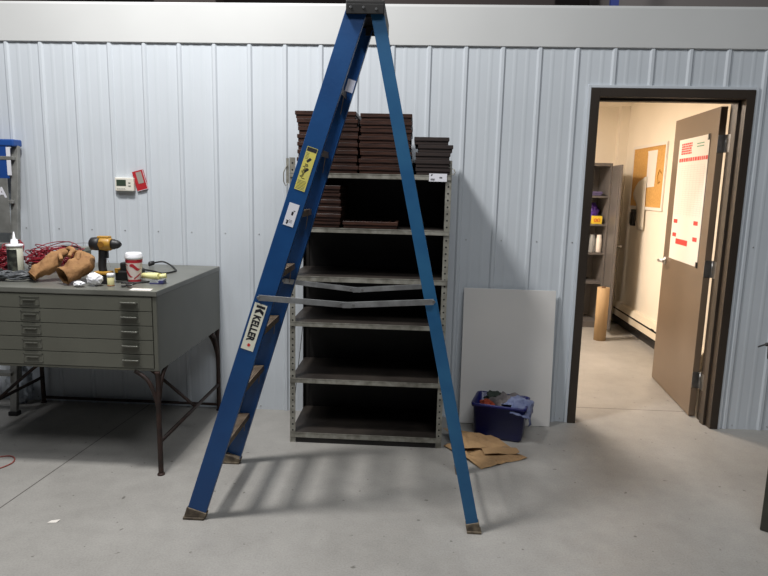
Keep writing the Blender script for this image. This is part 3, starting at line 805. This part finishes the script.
glove('work_glove', [(.635, -.88, ZC+.034), (.672, -.84, ZC+.068), (.712, -.80, ZC+.110), (.748, -.77, ZC+.150), (.775, -.75, ZC+.168)],
      [(.040, .032), (.055, .044), (.056, .044), (.044, .032), (.020, .014)], 1.0, 'slimmer tan suede work glove leaning towards the red wires',
      [([(.755, -.76, ZC+.155), (.79, -.775, ZC+.178), (.825, -.79, ZC+.165)], .014), ([(.745, -.79, ZC+.140), (.765, -.83, ZC+.145), (.79, -.86, ZC+.125)], .012)])
glove('work_glove', [(.835, -.93, ZC+.046), (.865, -.885, ZC+.066), (.878, -.83, ZC+.096), (.862, -.785, ZC+.132), (.832, -.75, ZC+.158)],
      [(.050, .044), (.064, .056), (.066, .054), (.054, .040), (.028, .018)], 5.0, 'bulkier tan suede work glove next to the cordless drill',
      [([(.875, -.79, ZC+.13), (.91, -.81, ZC+.125), (.925, -.83, ZC+.085)], .014), ([(.85, -.78, ZC+.145), (.87, -.83, ZC+.155), (.89, -.875, ZC+.125)], .013), ([(.825, -.76, ZC+.155), (.83, -.82, ZC+.168), (.84, -.87, ZC+.145)], .012)])

# drill
dl = thing('cordless_drill', 'yellow and black cordless drill standing upright on its battery', 'drill', (1.02, -.84, ZC))
dx, dy = 1.02, -.84
A3 = (Vector((0,1,0)), Vector((0,0,1)), Vector((1,0,0)))
hz = ZC+.215
mb = MB(); mb.lathe((dx-.045, dy, hz), [(.024, -.03), (.034, -.022), (.036, 0), (.036, .03)], 24, ax=A3); mb.build('motor_housing', M['blk'], dl)
mb = MB(); mb.lathe((dx-.018, dy, hz), [(.036, 0), (.037, .012), (.036, .05), (.03, .062)], 24, ax=A3); mb.box(dx-.03, dx+.035, dy-.018, dy+.018, hz+.02, hz+.043); mb.build('gear_case', M['ochre'], dl, bevel=.004)
mb = MB(); mb.lathe((dx+.042, dy, hz), [(.027, 0), (.028, .014), (.024, .02), (.023, .032), (.016, .044), (.008, .052)], 20, ax=A3); mb.build('chuck', M['blk'], dl)
mb = MB(); mb.lathe((dx, dy-.037, hz), [(.018, 0), (.017, .002)], 16, ax=(Vector((1,0,0)), Vector((0,0,1)), Vector((0,-1,0)))); mb.build('side_badge', mat('badge_brown', srgb(140,96,30), .5), dl)
mb = MB(); mb.tube(spline([(dx-.01, dy, hz-.025), (dx-.012, dy, hz-.07), (dx-.016, dy, hz-.12), (dx-.012, dy, ZC+.065)], 5), [.021]*16, 14); mb.box(dx+.008, dx+.02, dy-.007, dy+.007, hz-.075, hz-.035); mb.build('grip', M['blk'], dl)
mb = MB(); mb.box(dx-.050, dx+.030, dy-.034, dy+.034, ZC+.05, ZC+.068); mb.build('battery_collar', M['ochre'], dl, bevel=.005)
mb = MB(); mb.box(dx-.045, dx+.026, dy-.03, dy+.03, ZC, ZC+.05); mb.build('battery', M['blk'], dl, bevel=.005)
# charger
cg = thing('battery_charger', 'black battery charger block between drill and paper cup', 'charger', (1.10, -.62, ZC))
mb = MB(); mb.box(1.02, 1.125, -.74, -.58, ZC, ZC+.055); mb.box(1.04, 1.12, -.72, -.60, ZC+.05, ZC+.10); mb.build('charger_body', M['blk'], cg, bevel=.008)
mb = MB(); mb.box(1.022, 1.04, -.745, -.735, ZC+.045, ZC+.07); mb.box(1.022, 1.04, -.735, -.60, ZC+.055, ZC+.066); mb.build('charger_latch', M['ochre'], cg, bevel=.002)
# cup
cp_ = thing('paper_cup', 'red and beige patterned paper cup with white lid on plan chest', 'cup', (1.152, -.78, ZC))
cc = Vector((1.152, -.78, ZC)); rr = lambda h: .033+.0125*h/.132
mb = MB(); hs = [0, .004, .02, .112, .130, .138]
mb.lathe(cc, [(rr(h), h) for h in hs], 32, mis=[1,1,0,1,0])
mb.build('cup_body', [M['cupbeige'], M['cupred']], cp_)
mb = MB()
def ribbon(fn, w):
    n = 22; vs = []
    for i in range(n+1):
        an, h, ww = fn(i/n)
        for s in (-1, 1):
            hh = h+s*ww/2; vs.append(cc+Vector((cos(an)*(rr(hh)+.0006), sin(an)*(rr(hh)+.0006), hh)))
    mb.add(vs, [(2*i, 2*i+1, 2*i+3, 2*i+2) for i in range(n)], 0, True)
ribbon(lambda t: (radians(205+t*75), .068-.03*t+.006*sin(t*6), .018*sin(pi*min(1, t+.1))+.004), 0)
ribbon(lambda t: (radians(262+t*85), .098-.022*t+.006*sin(t*7), .018*sin(pi*min(1, t+.1))+.004), 0)
ribbon(lambda t: (radians(290+t*60), .025+.03*t, .008), 0)
ribbon(lambda t: (radians(195+t*50), .106-.006*t, .005), 0)
mb.build('red_swirl', M['cupred'], cp_)
mb = MB(); mb.lathe(cc, [(.047, .134), (.048, .14), (.046, .148), (.043, .160), (.040, .166), (.034, .160)], 32); mb.build('lid', M['lid'], cp_)
# pill bottle
pl = thing('pill_bottle', 'small cream bottle with white cap beside the drill battery', 'bottle', (1.085, -.915, ZC))
mb = MB(); mb.lathe((1.085, -.915, ZC), [(.0165, 0), (.018, .004), (.018, .048), (.014, .052)], 18, mis=[0,0,0]); mb.build('bottle_body', mat('cream_yellow', srgb(222,214,160), .4), pl)
mb = MB(); mb.lathe((1.085, -.915, ZC), [(.019, .05), (.019, .066), (.016, .068)], 18); mb.build('cap', M['lid'], pl)
mb = MB(); mb.lathe((1.085, -.915, ZC), [(.0183, .0015), (.0183, .006)], 18); mb.build('bottom_band', mat('brown_band', srgb(150,90,50), .5), pl)
o = blob('crumpled_tissue', M['lid'], (1.005, -.93, ZC), (.042, .03, .032), 2, .22); tag(o, 'large crumpled white tissue lump in front of drill', 'tissue')
o = blob('crumpled_tissue', M['lid'], (.945, -.975, ZC), (.03, .02, .014), 5, .3); tag(o, 'small flat white tissue scrap at chest front edge', 'tissue')
ks = thing('key_bunch', 'small bunch of black keys in front of the paper cup', 'keys', (1.18, -.93, ZC))
mb = MB()
for i, (ox, oy, an) in enumerate(((0, 0, .3), (.02, .012, 2.2), (.035, -.006, 1.0))):
    c_ = Vector((1.165+ox, -.94+oy, ZC+.004+i*.003)); e1 = Vector((cos(an), sin(an), .1)).normalized(); e2 = Vector((-sin(an), cos(an), 0))
    mb.lathe(c_, [(.013, 0), (.013, .006)], 14); mb.obox(c_+e1*.024+Zv*.003, (e1, e2, e1.cross(e2)), (.014, .0045, .002))
mb.build_each('key', M['blk'], ks)
mb = MB(); mb.tube([(1.205+.012*cos(k*pi/5), -.93+.012*sin(k*pi/5), ZC+.012+.004*sin(k)) for k in range(10)], .0018, 6, closed=True); mb.build('key_ring', M['steel'], ks)
mb = MB(); mb.add([(1.232, -1.022, ZC+.001), (1.345, -1.022, ZC+.001), (1.335, -.965, ZC+.001), (1.228, -.965, ZC+.001)], [(0,1,2,3)])
o = mb.build('paper_slip', M['paper']); md = o.modifiers.new('s', 'SOLIDIFY'); md.thickness = .001; tag(o, 'white paper slip lying on the corner of plan chest', 'paper')
# yellow pad on a small clear tray
ct = thing('blade_dispenser', 'small clear plastic case with blue base under yellow foam roll', 'case', (1.285, -.79, ZC))
mb = MB(); mb.box(1.25, 1.325, -.815, -.765, ZC+.006, ZC+.024); mb.build('clear_case', M['clear'], ct, bevel=.003)
mb = MB(); mb.box(1.25, 1.325, -.817, -.763, ZC, ZC+.006); mb.box(1.30, 1.327, -.818, -.79, ZC+.006, ZC+.02); mb.build('case_base', mat('blueviolet', srgb(60,60,110), .4), ct, bevel=.002)
mb = MB(); mb.tube([(1.195, -.77, ZC+.040), (1.24, -.785, ZC+.041), (1.30, -.80, ZC+.043)], [.014, .0175, .018], 14); mb.tube([(1.302, -.803, ZC+.042), (1.315, -.80, ZC+.043), (1.338, -.795, ZC+.045)], [.010, .013, .014], 12)
o = mb.build('foam_roll', M['yellow']); tag(o, 'pale yellow foam roll lying across clear case beside cup', 'roll')
# power cord
pcd = thing('power_cord', 'black power cord with plug looped behind the paper cup', 'cord', (1.08, -.3, ZC))
mb = MB(); mb.tube(spline([(.985, -.14, ZC+.026), (1.03, -.10, ZC+.03), (1.10, -.14, ZC+.012), (1.17, -.25, ZC+.005), (1.205, -.34, ZC+.005), (1.17, -.44, ZC+.005), (1.08, -.40, ZC+.012), (.98, -.36, ZC+.012), (.92, -.40, ZC+.005)], 6), .0055, 8)
mb.tube(spline([(1.17, -.45, ZC+.005), (1.22, -.58, ZC+.005), (1.24, -.70, ZC+.005), (1.20, -.80, ZC+.005), (1.10, -.83, ZC+.005)], 6), .0045, 8)
mb.build('cable', M['blk'], pcd)
mb = MB(); mb.lathe((.985, -.14, ZC+.026), [(.006, -.005), (.014, .0), (.016, .03), (.012, .034)], 12, ax=(Vector((0,0,1)), Vector((.64,-.77,0)).normalized(), Vector((-.77,-.64,-.2)).normalized())); mb.build('plug', M['blk'], pcd)

# ------------------------------------------------------------------ thermostat and red card
tx0, tx1, tz0, tz1 = .695, .822, 1.484, 1.572
th = thing('thermostat', 'white programmable thermostat with grey screen on the ribbed wall', 'thermostat', ((tx0+tx1)/2, -.01, tz0))
mb = MB(); mb.box(tx0, tx1, -.034, -.0, tz0, tz1); tb = mb.build('housing', M['tstat'], th, bevel=.005)
mb = MB(); mb.box(tx0+.012, tx0+.076, -.0355, -.034, tz0+.034, tz0+.074); mb.build('screen', M['lcd'], th)
mb = MB()
for x, z in ((tx0+.1, tz0+.058), (tx0+.1, tz0+.038)): mb.box(x-.008, x+.008, -.0375, -.034, z-.005, z+.005)
for k in range(5): mb.box(tx0+.014+k*.012, tx0+.022+k*.012, -.037, -.034, tz0+.014, tz0+.020)
mb.build('button', mat('button_grey', srgb(190,190,180), .5), th, bevel=.001)
rc = thing('instruction_card', 'tilted red card with grey panel tucked behind the thermostat', 'card', (.86, -.02, 1.49))
ca = radians(15); ex = Vector((cos(ca), 0, sin(ca))); ez = Vector((-sin(ca), 0, cos(ca))); cc2 = Vector((.858, -.0085, 1.556))
mb = MB(); mb.obox(cc2, (ex, Vector((0,1,0)), ez), (.037, .0058, .065)); mb.build('card_sheet', mat('card_red', srgb(176,38,46), .45), rc)
mb = MB(); mb.obox(cc2+ez*.018+ex*.004-Vector((0,.0062,0)), (ex, Vector((0,1,0)), ez), (.019, .0006, .038)); mb.build('grey_panel', mat('card_grey', srgb(158,150,142), .5), rc)
mb = MB(); mb.obox(cc2+ez*.0+ex*.0355-Vector((0,.0062,0)), (ex, Vector((0,1,0)), ez), (.0012, .0006, .064)); mb.obox(cc2-ez*.064-Vector((0,.0062,0)), (ex, Vector((0,1,0)), ez), (.037, .0006, .0012)); mb.build('card_edge', M['white'], rc)

# ------------------------------------------------------------------ folded grey ladder behind the chest
fl2 = thing('folded_ladder', 'folded aluminium step ladder with blue top leaning behind the plan chest', 'ladder', (-.12, -.2, 0))
gm = mat('grey_ladder', srgb(150,150,146), .5, .4, col2=srgb(128,128,124), scale=12)
def lp(x, z, d=0): return Vector((x, -.30+.235*z/1.78+d, z))
for x in (.070, -.34):
    s = 1 if x > 0 else -1
    mb = MB(); mb.bar(lp(x, .02), (x-s*.01, lp(0, 1.76).y, 1.76), .030, .045, side=(1,0,0)); mb.build('front_rail', gm, fl2, bevel=.003)
    mb = MB(); mb.bar((x+s*.005, -.235, .22), (x-s*.012, -.055+.0, 1.74), .022, .03, side=(1,0,0)); mb.build('rear_rail', gm, fl2, bevel=.003)
    mb = MB(); mb.box(x-.03, x+.03, -.32, -.27, .0005, .03); mb.build('foot', M['blk'], fl2, bevel=.004)
for i in range(6):
    z = .28+i*.28; p = lp(0, z)
    mb = MB(); mb.box(-.33, .07, p.y-.045, p.y+.02, z-.012, z+.012); mb.build('step', gm, fl2, bevel=.003)
mb = MB(); mb.box(-.36, .080, -.125, -.03, 1.755, 1.80); mb.build('top_cap', mat('blue_cap', srgb(34,78,150), .45), fl2, bevel=.008)
mb = MB(); mb.box(-.24, .035, -.12, -.115, 1.55, 1.755); mb.build('blue_plate', mat('blue_plate_paint', srgb(30,70,140), .45), fl2)
mb = MB(); mb.box(-.24, .052, -.175, -.165, 1.20, 1.55); mb.build('grey_plate', gm, fl2)
mb = MB(); mb.box(.026, .054, -.1215, -.1205, 1.57, 1.75); mb.build('pale_label', M['white'], fl2)
# white letter on the grey plate
vs, fs = text_mesh('A', .09, (-.015, -.1755, 1.43), (1,0,0), (0,0,1), .0006, offset=.003)
mb = MB(); mb.add(vs, fs); mb.build('white_lettering', M['white'], fl2)

# plastic bag under the chest
o = blob('plastic_bag', M['bagwhite'], (-.02, -.09, 0), (.085, .05, .13), 4, .35, sub=3, freq=4); tag(o, 'crumpled clear plastic bag on floor beneath plan chest', 'bag')
o = blob('plastic_bag', M['bagwhite'], (.21, -.06, 0), (.045, .028, .10), 9, .3, sub=3, freq=4); 
bpy.data.objects.remove(o)

# ------------------------------------------------------------------ white board panel, tote, kraft paper
mb = MB(); ax_v = Vector((0, .07, .915)).normalized(); ax_x = Vector((1, 0, -.004)).normalized(); ax_n = ax_x.cross(ax_v)
mb.obox(Vector((3.319, -.0685, .455)), (ax_x, ax_v, ax_n), (.299, .4535, .006))
o = mb.build('panel_board', M['board'], bevel=.001); tag(o, 'large white board panel leaning against wall behind navy tote', 'board')

bn = thing('storage_tote', 'navy blue plastic tote filled with rags on the floor', 'tote', (3.27, -.25, 0))
ba = radians(-15); bu = Vector((cos(ba), sin(ba), 0)); bv = Vector((-sin(ba), cos(ba), 0)); bc = Vector((3.268, -.262, 0))
def rrect(hw, hd, r, z, n=5):
    pts = []
    for cx_, cy_, a0 in ((hw-r, hd-r, 0), (-hw+r, hd-r, 90), (-hw+r, -hd+r, 180), (hw-r, -hd+r, 270)):
        for k in range(n+1):
            an = radians(a0+90*k/n); pts.append(bc+bu*(cx_+r*cos(an))+bv*(cy_+r*sin(an))+Zv*z)
    return pts
mb = MB(); lv = [(.138, .098, .001), (.15, .11, .02), (.162, .12, .21), (.172, .13, .212), (.173, .131, .228), (.166, .124, .232), (.158, .116, .228), (.146, .105, .03), (.12, .09, .012)]
rings = [rrect(a_, b_, .028, z) for a_, b_, z in lv]; nn = len(rings[0]); vs = [v_ for r in rings for v_ in r]
fs = [(i*nn+k, i*nn+(k+1)%nn, (i+1)*nn+(k+1)%nn, (i+1)*nn+k) for i in range(len(lv)-1) for k in range(nn)]
fs += [list(range(nn))[::-1], [(len(lv)-1)*nn+k for k in range(nn)]]
mb.add(vs, fs, 0, True); mb.build('tote_body', M['navy'], bn)
for s in (-1, 1):
    mb = MB(); mb.obox(bc+bu*s*.172+Zv*.19, (bu, bv, Zv), (.006, .045, .014)); mb.build('tote_handle', M['navy'], bn, bevel=.004)
def rag(m, x, y, z, r, seed, lab, amp=.45, fr=2.2):
    p = bc+bu*x+bv*y; o = blob('rag', m, (p.x, p.y, z), r, seed, amp, sub=3, freq=fr); tag(o, lab, 'rag', 'rags in the navy tote'); return o
rag(M['greyrag'], .02, .01, .04, (.125, .085, .10), 1, 'grey brown crumpled rag in the navy tote')
rag(M['orange'], -.08, -.03, .15, (.05, .045, .035), 4, 'orange rag tucked in the navy tote')
rag(M['greenrag'], -.04, .055, .16, (.07, .035, .045), 6, 'dark green rag in the navy tote beside orange one')
# draped blue rag over the rim
mb = MB(); nu, nv = 18, 14; vs = []
for i in range(nu+1):
    for j in range(nv+1):
        u_, v_ = i/nu, j/nv
        lx = .02+.165*u_; ly = -.085+.16*v_
        h = .222+.035*sin(pi*min(u_*1.15, 1))*(.6+.4*sin(v_*pi))
        if u_ > .78: lx = .02+.165*.78+.035+.012*(u_-.78)/.22; h = .245-(u_-.78)/.22*.075*(1-.5*v_)
        if v_ < .25 and u_ > .3: h -= (.25-v_)*.18; ly = max(ly, -.085)-.055*(1-v_/.25)*.9
        p = bc+bu*lx+bv*ly+Zv*h
        p += Vector((noise.noise(p*30), noise.noise(p*30+Vector((9,0,0))), noise.noise(p*28+Vector((0,7,0)))))*.020
        vs.append(p)
mb.add(vs, [(i*(nv+1)+j, (i+1)*(nv+1)+j, (i+1)*(nv+1)+j+1, i*(nv+1)+j+1) for i in range(nu) for j in range(nv)], 0, True)
o = mb.build('rag', M['bluerag']); md = o.modifiers.new('s', 'SOLIDIFY'); md.thickness = .004
tag(o, 'blue grey rag draped over the rim of tote', 'rag', 'rags in the navy tote')

# kraft paper on the floor
def sheet(name, P, nu, nv, hf, seed, base=0):
    rd = random.Random(seed); mb = MB(); vs = []
    for i in range(nu+1):
        for j in range(nv+1):
            a_, b_ = i/nu, j/nv
            q = (P[0]*(1-a_)+P[1]*a_)*(1-b_)+(P[3]*(1-a_)+P[2]*a_)*b_
            jx = rd.uniform(-.35, .35)/nu if 0 < i < nu else 0; jy = rd.uniform(-.35, .35)/nv if 0 < j < nv else 0
            q = q+(P[1]-P[0])*jx+(P[3]-P[0])*jy
            vs.append((q.x, q.y, base+max(.002, hf(a_, b_)+rd.uniform(-.004, .006))))
    w = nv+1; fs = []
    for i in range(nu):
        for j in range(nv):
            p = [i*w+j, (i+1)*w+j, (i+1)*w+j+1, i*w+j+1]
            fs += [(p[0], p[1], p[2]), (p[0], p[2], p[3])] if rd.random() < .5 else [(p[0], p[1], p[3]), (p[1], p[2], p[3])]
    mb.add(vs, fs)
    o = mb.build(name, M['card'], kp); md = o.modifiers.new('s', 'SOLIDIFY'); md.thickness = .0015; md.offset = 1
    return o
V2 = Vector
kp = thing('kraft_paper', 'crumpled brown kraft paper on floor in front of navy tote', 'paper', (3.15, -.6, 0))
sheet('paper_sheet', [V2((2.90, -.50)), V2((3.20, -.46)), V2((3.385, -.62)), V2((3.10, -.79))], 9, 7,
      lambda a_, b_: .006+.022*abs(sin(a_*7+b_*3))*min(1, 5*min(1-a_, 1-b_, a_+.1, b_+.1)), 4)
sheet('folded_layer', [V2((2.90, -.33)), V2((3.13, -.36)), V2((3.30, -.545)), V2((3.0, -.63))], 8, 5,
      lambda a_, b_: .012+.020*sin(pi*b_)+.016*(1-a_), 9, .022)
sheet('folded_layer', [V2((3.10, -.56)), V2((3.31, -.55)), V2((3.34, -.615)), V2((3.13, -.66))], 5, 3,
      lambda a_, b_: .006+.018*sin(pi*b_), 2, .024)

# floor bits
mb = MB(); hp = spline([(.30, -.98, .004), (.44, -.90, .004), (.51, -.98, .004), (.45, -1.09, .004), (.30, -1.12, .004), (.12, -1.10, .004)], 8)
mb.tube(hp, .004, 6); o = mb.build('thin_hose', mat('dull_red_hose', srgb(140,72,64), .5)); tag(o, 'thin red hose loop lying on floor near plan chest', 'hose')
mb = MB(); mb.add([(1.05, -1.545, .001), (1.09, -1.54, .001), (1.10, -1.52, .006), (1.06, -1.525, .002)], [(0,1,2,3)])
o = mb.build('paper_scrap', M['paper']); md = o.modifiers.new('s', 'SOLIDIFY'); md.thickness = .001; tag(o, 'tiny white paper scrap on the concrete floor', 'scrap')

# ------------------------------------------------------------------ cabinet at the right edge
oc = thing('tool_cabinet', 'dark olive steel cabinet with black side hook on the hall floor', 'cabinet', (4.75, -1.2, 0))
ca2 = radians(-37); qu = Vector((cos(ca2), sin(ca2), 0)); qv = Vector((-sin(ca2), cos(ca2), 0)); q0 = Vector((4.352, -1.295, 0))
# q0 = visible left corner; box extends along +qu (front face) and +qv (side)
mb = MB(); mb.obox(q0+qu*.3+qv*.22+Zv*.478, (qu, qv, Zv), (.3, .22, .477)); mb.build('cabinet_body', M['olive'], oc, bevel=.004)
mb = MB(); mb.obox(q0+qu*.3+qv*.22+Zv*.965, (qu, qv, Zv), (.315, .235, .0095)); mb.build('cabinet_top', M['olive'], oc, bevel=.003)
mb = MB(); mb.obox(q0+qu*.3-qv*.006+Zv*.5, (qu, qv, Zv), (.27, .006, .42)); cdr = mb.build('cabinet_door', M['olive'], oc, bevel=.003)
mb = MB(); mb.tube([q0+qu*.5-qv*.012+Zv*.6, q0+qu*.5-qv*.04+Zv*.6, q0+qu*.5-qv*.04+Zv*.5, q0+qu*.5-qv*.012+Zv*.5], .006, 8); mb.build('handle', M['steel'], cdr)
# small clamp arm on the cabinet's side
ck = q0+qv*.03+Zv*.875; qu = Vector((1,0,0))*1.0
mb = MB(); mb.tube(spline([ck, ck-qu*.04+Zv*.012, ck-qu*.08+Zv*.016, ck-qu*.115+Zv*.004], 5), [.012]*6+[.009]*5+[.004]*5, 8); mb.tube([ck-qu*.065+Zv*.01, ck-qu*.06-Zv*.05], .009, 8); mb.build('side_hook', M['blk'], oc)

# ------------------------------------------------------------------ things stored on the deck above
st = [(-.6, .5, .5, .9, .5, 'darkupper', 'dark lidded crate on the deck above the folded ladder'), (1.0, .45, .5, .5, .3, 'darkupper', 'small dark lidded crate on the deck above the thermostat'),
      (3.0, 1.2, .5, .8, .6, 'darkupper', 'wide dark crate on the deck above the white board'), (4.75, 1.5, .6, .9, .9, 'greybox', 'grey crate on the deck above the doorway')]
for x, w, d0, d1, h, m_, lab in st:
    t_ = thing('storage_crate', lab, 'crate', (x, d0+.2, 2.66), 'crates on the upper deck')
    mb = MB(); mb.box(x-w/2, x+w/2, d0, d0+d1-.3, 2.661, 2.661+h); mb.build('crate_body', M[m_], t_, bevel=.01)
    mb = MB(); mb.box(x-w/2-.01, x+w/2+.01, d0-.01, d0+d1-.29, 2.661+h, 2.68+h); mb.build('crate_lid', M[m_], t_, bevel=.004)
mb = MB(); mb.tube([(.35, .40, 2.685), (.62, .42, 2.685)], .022, 10); o = mb.build('copper_pipe', M['copper']); tag(o, 'short copper pipe lying on the deck above wall', 'pipe')
mb = MB(); mb.box(3.92, 3.97, .3, .34, 2.661, 3.1); o = mb.build('blue_strip', M['bluestrap']); tag(o, 'blue upright strip on the deck above the doorway', 'strip')

# ------------------------------------------------------------------ lights
def area(name, loc, size, energy, col=(1,1,1), rot=(0,0,0), sy=None, spread=None):
    l = bpy.data.lights.new(name, 'AREA'); l.energy = energy; l.color = col[:3]; l.size = size
    if sy: l.shape = 'RECTANGLE'; l.size_y = sy
    if spread: l.spread = spread
    o = bpy.data.objects.new(name, l); COL.objects.link(o); o.location = loc; o.rotation_euler = rot; return o
def aim(o, t):
    d = Vector(t)-o.location; o.rotation_euler = d.to_track_quat('-Z', 'Y').to_euler()
a1 = area('hall_lamp_and_fill', (1.3, -1.66, 4.2), .36, 128, (1, .985, .965), sy=.36)
a2 = area('hall_lamp_and_fill', (3.6, -4.4, 5.6), 3.0, 165, (.95, .975, 1), sy=1.4)  # broad soft fill, added to lift the white panel and right wall
a3 = area('hall_lamp_and_fill', (-.5, -2.5, 5.8), 1.8, 74, (.97, .98, 1), sy=1.0)  # wide fill added to keep the left wall bright
b1 = area('back_room_lamp', (3.15, 1.9, 2.5), .7, 112, (1, .86, .73), sy=.5)
w = bpy.data.worlds.new('world'); SC.world = w; w.use_nodes = True
bg = w.node_tree.nodes['Background']; bg.inputs[0].default_value = (.80, .88, 1, 1); bg.inputs[1].default_value = .03

# ------------------------------------------------------------------ camera
cam = bpy.data.cameras.new('camera'); co = bpy.data.objects.new('camera', cam); COL.objects.link(co); SC.camera = co
cam.sensor_fit = 'HORIZONTAL'; cam.sensor_width = 36; cam.lens = 620/768*36; cam.clip_start = .05; cam.clip_end = 100
yaw, pitch, roll = -.0517, -.1638, .0230
cy_, sy_, cp2, sp2, cr, sr = cos(yaw), sin(yaw), cos(pitch), sin(pitch), cos(roll), sin(roll)
fw = Vector((sy_*cp2, cy_*cp2, sp2)); r0 = Vector((cy_, -sy_, 0)); u0 = r0.cross(fw)
rv = r0*cr+u0*sr; uv = -r0*sr+u0*cr
mt = Matrix((rv, uv, -fw)).transposed().to_4x4(); mt.translation = (2.7014, -4.0827, 1.5596)
co.matrix_world = mt

SC.view_settings.view_transform = 'Standard'; SC.view_settings.look = 'None'; SC.view_settings.gamma = 1
SC.view_settings.use_curve_mapping = False; SC.view_settings.exposure = -0.03
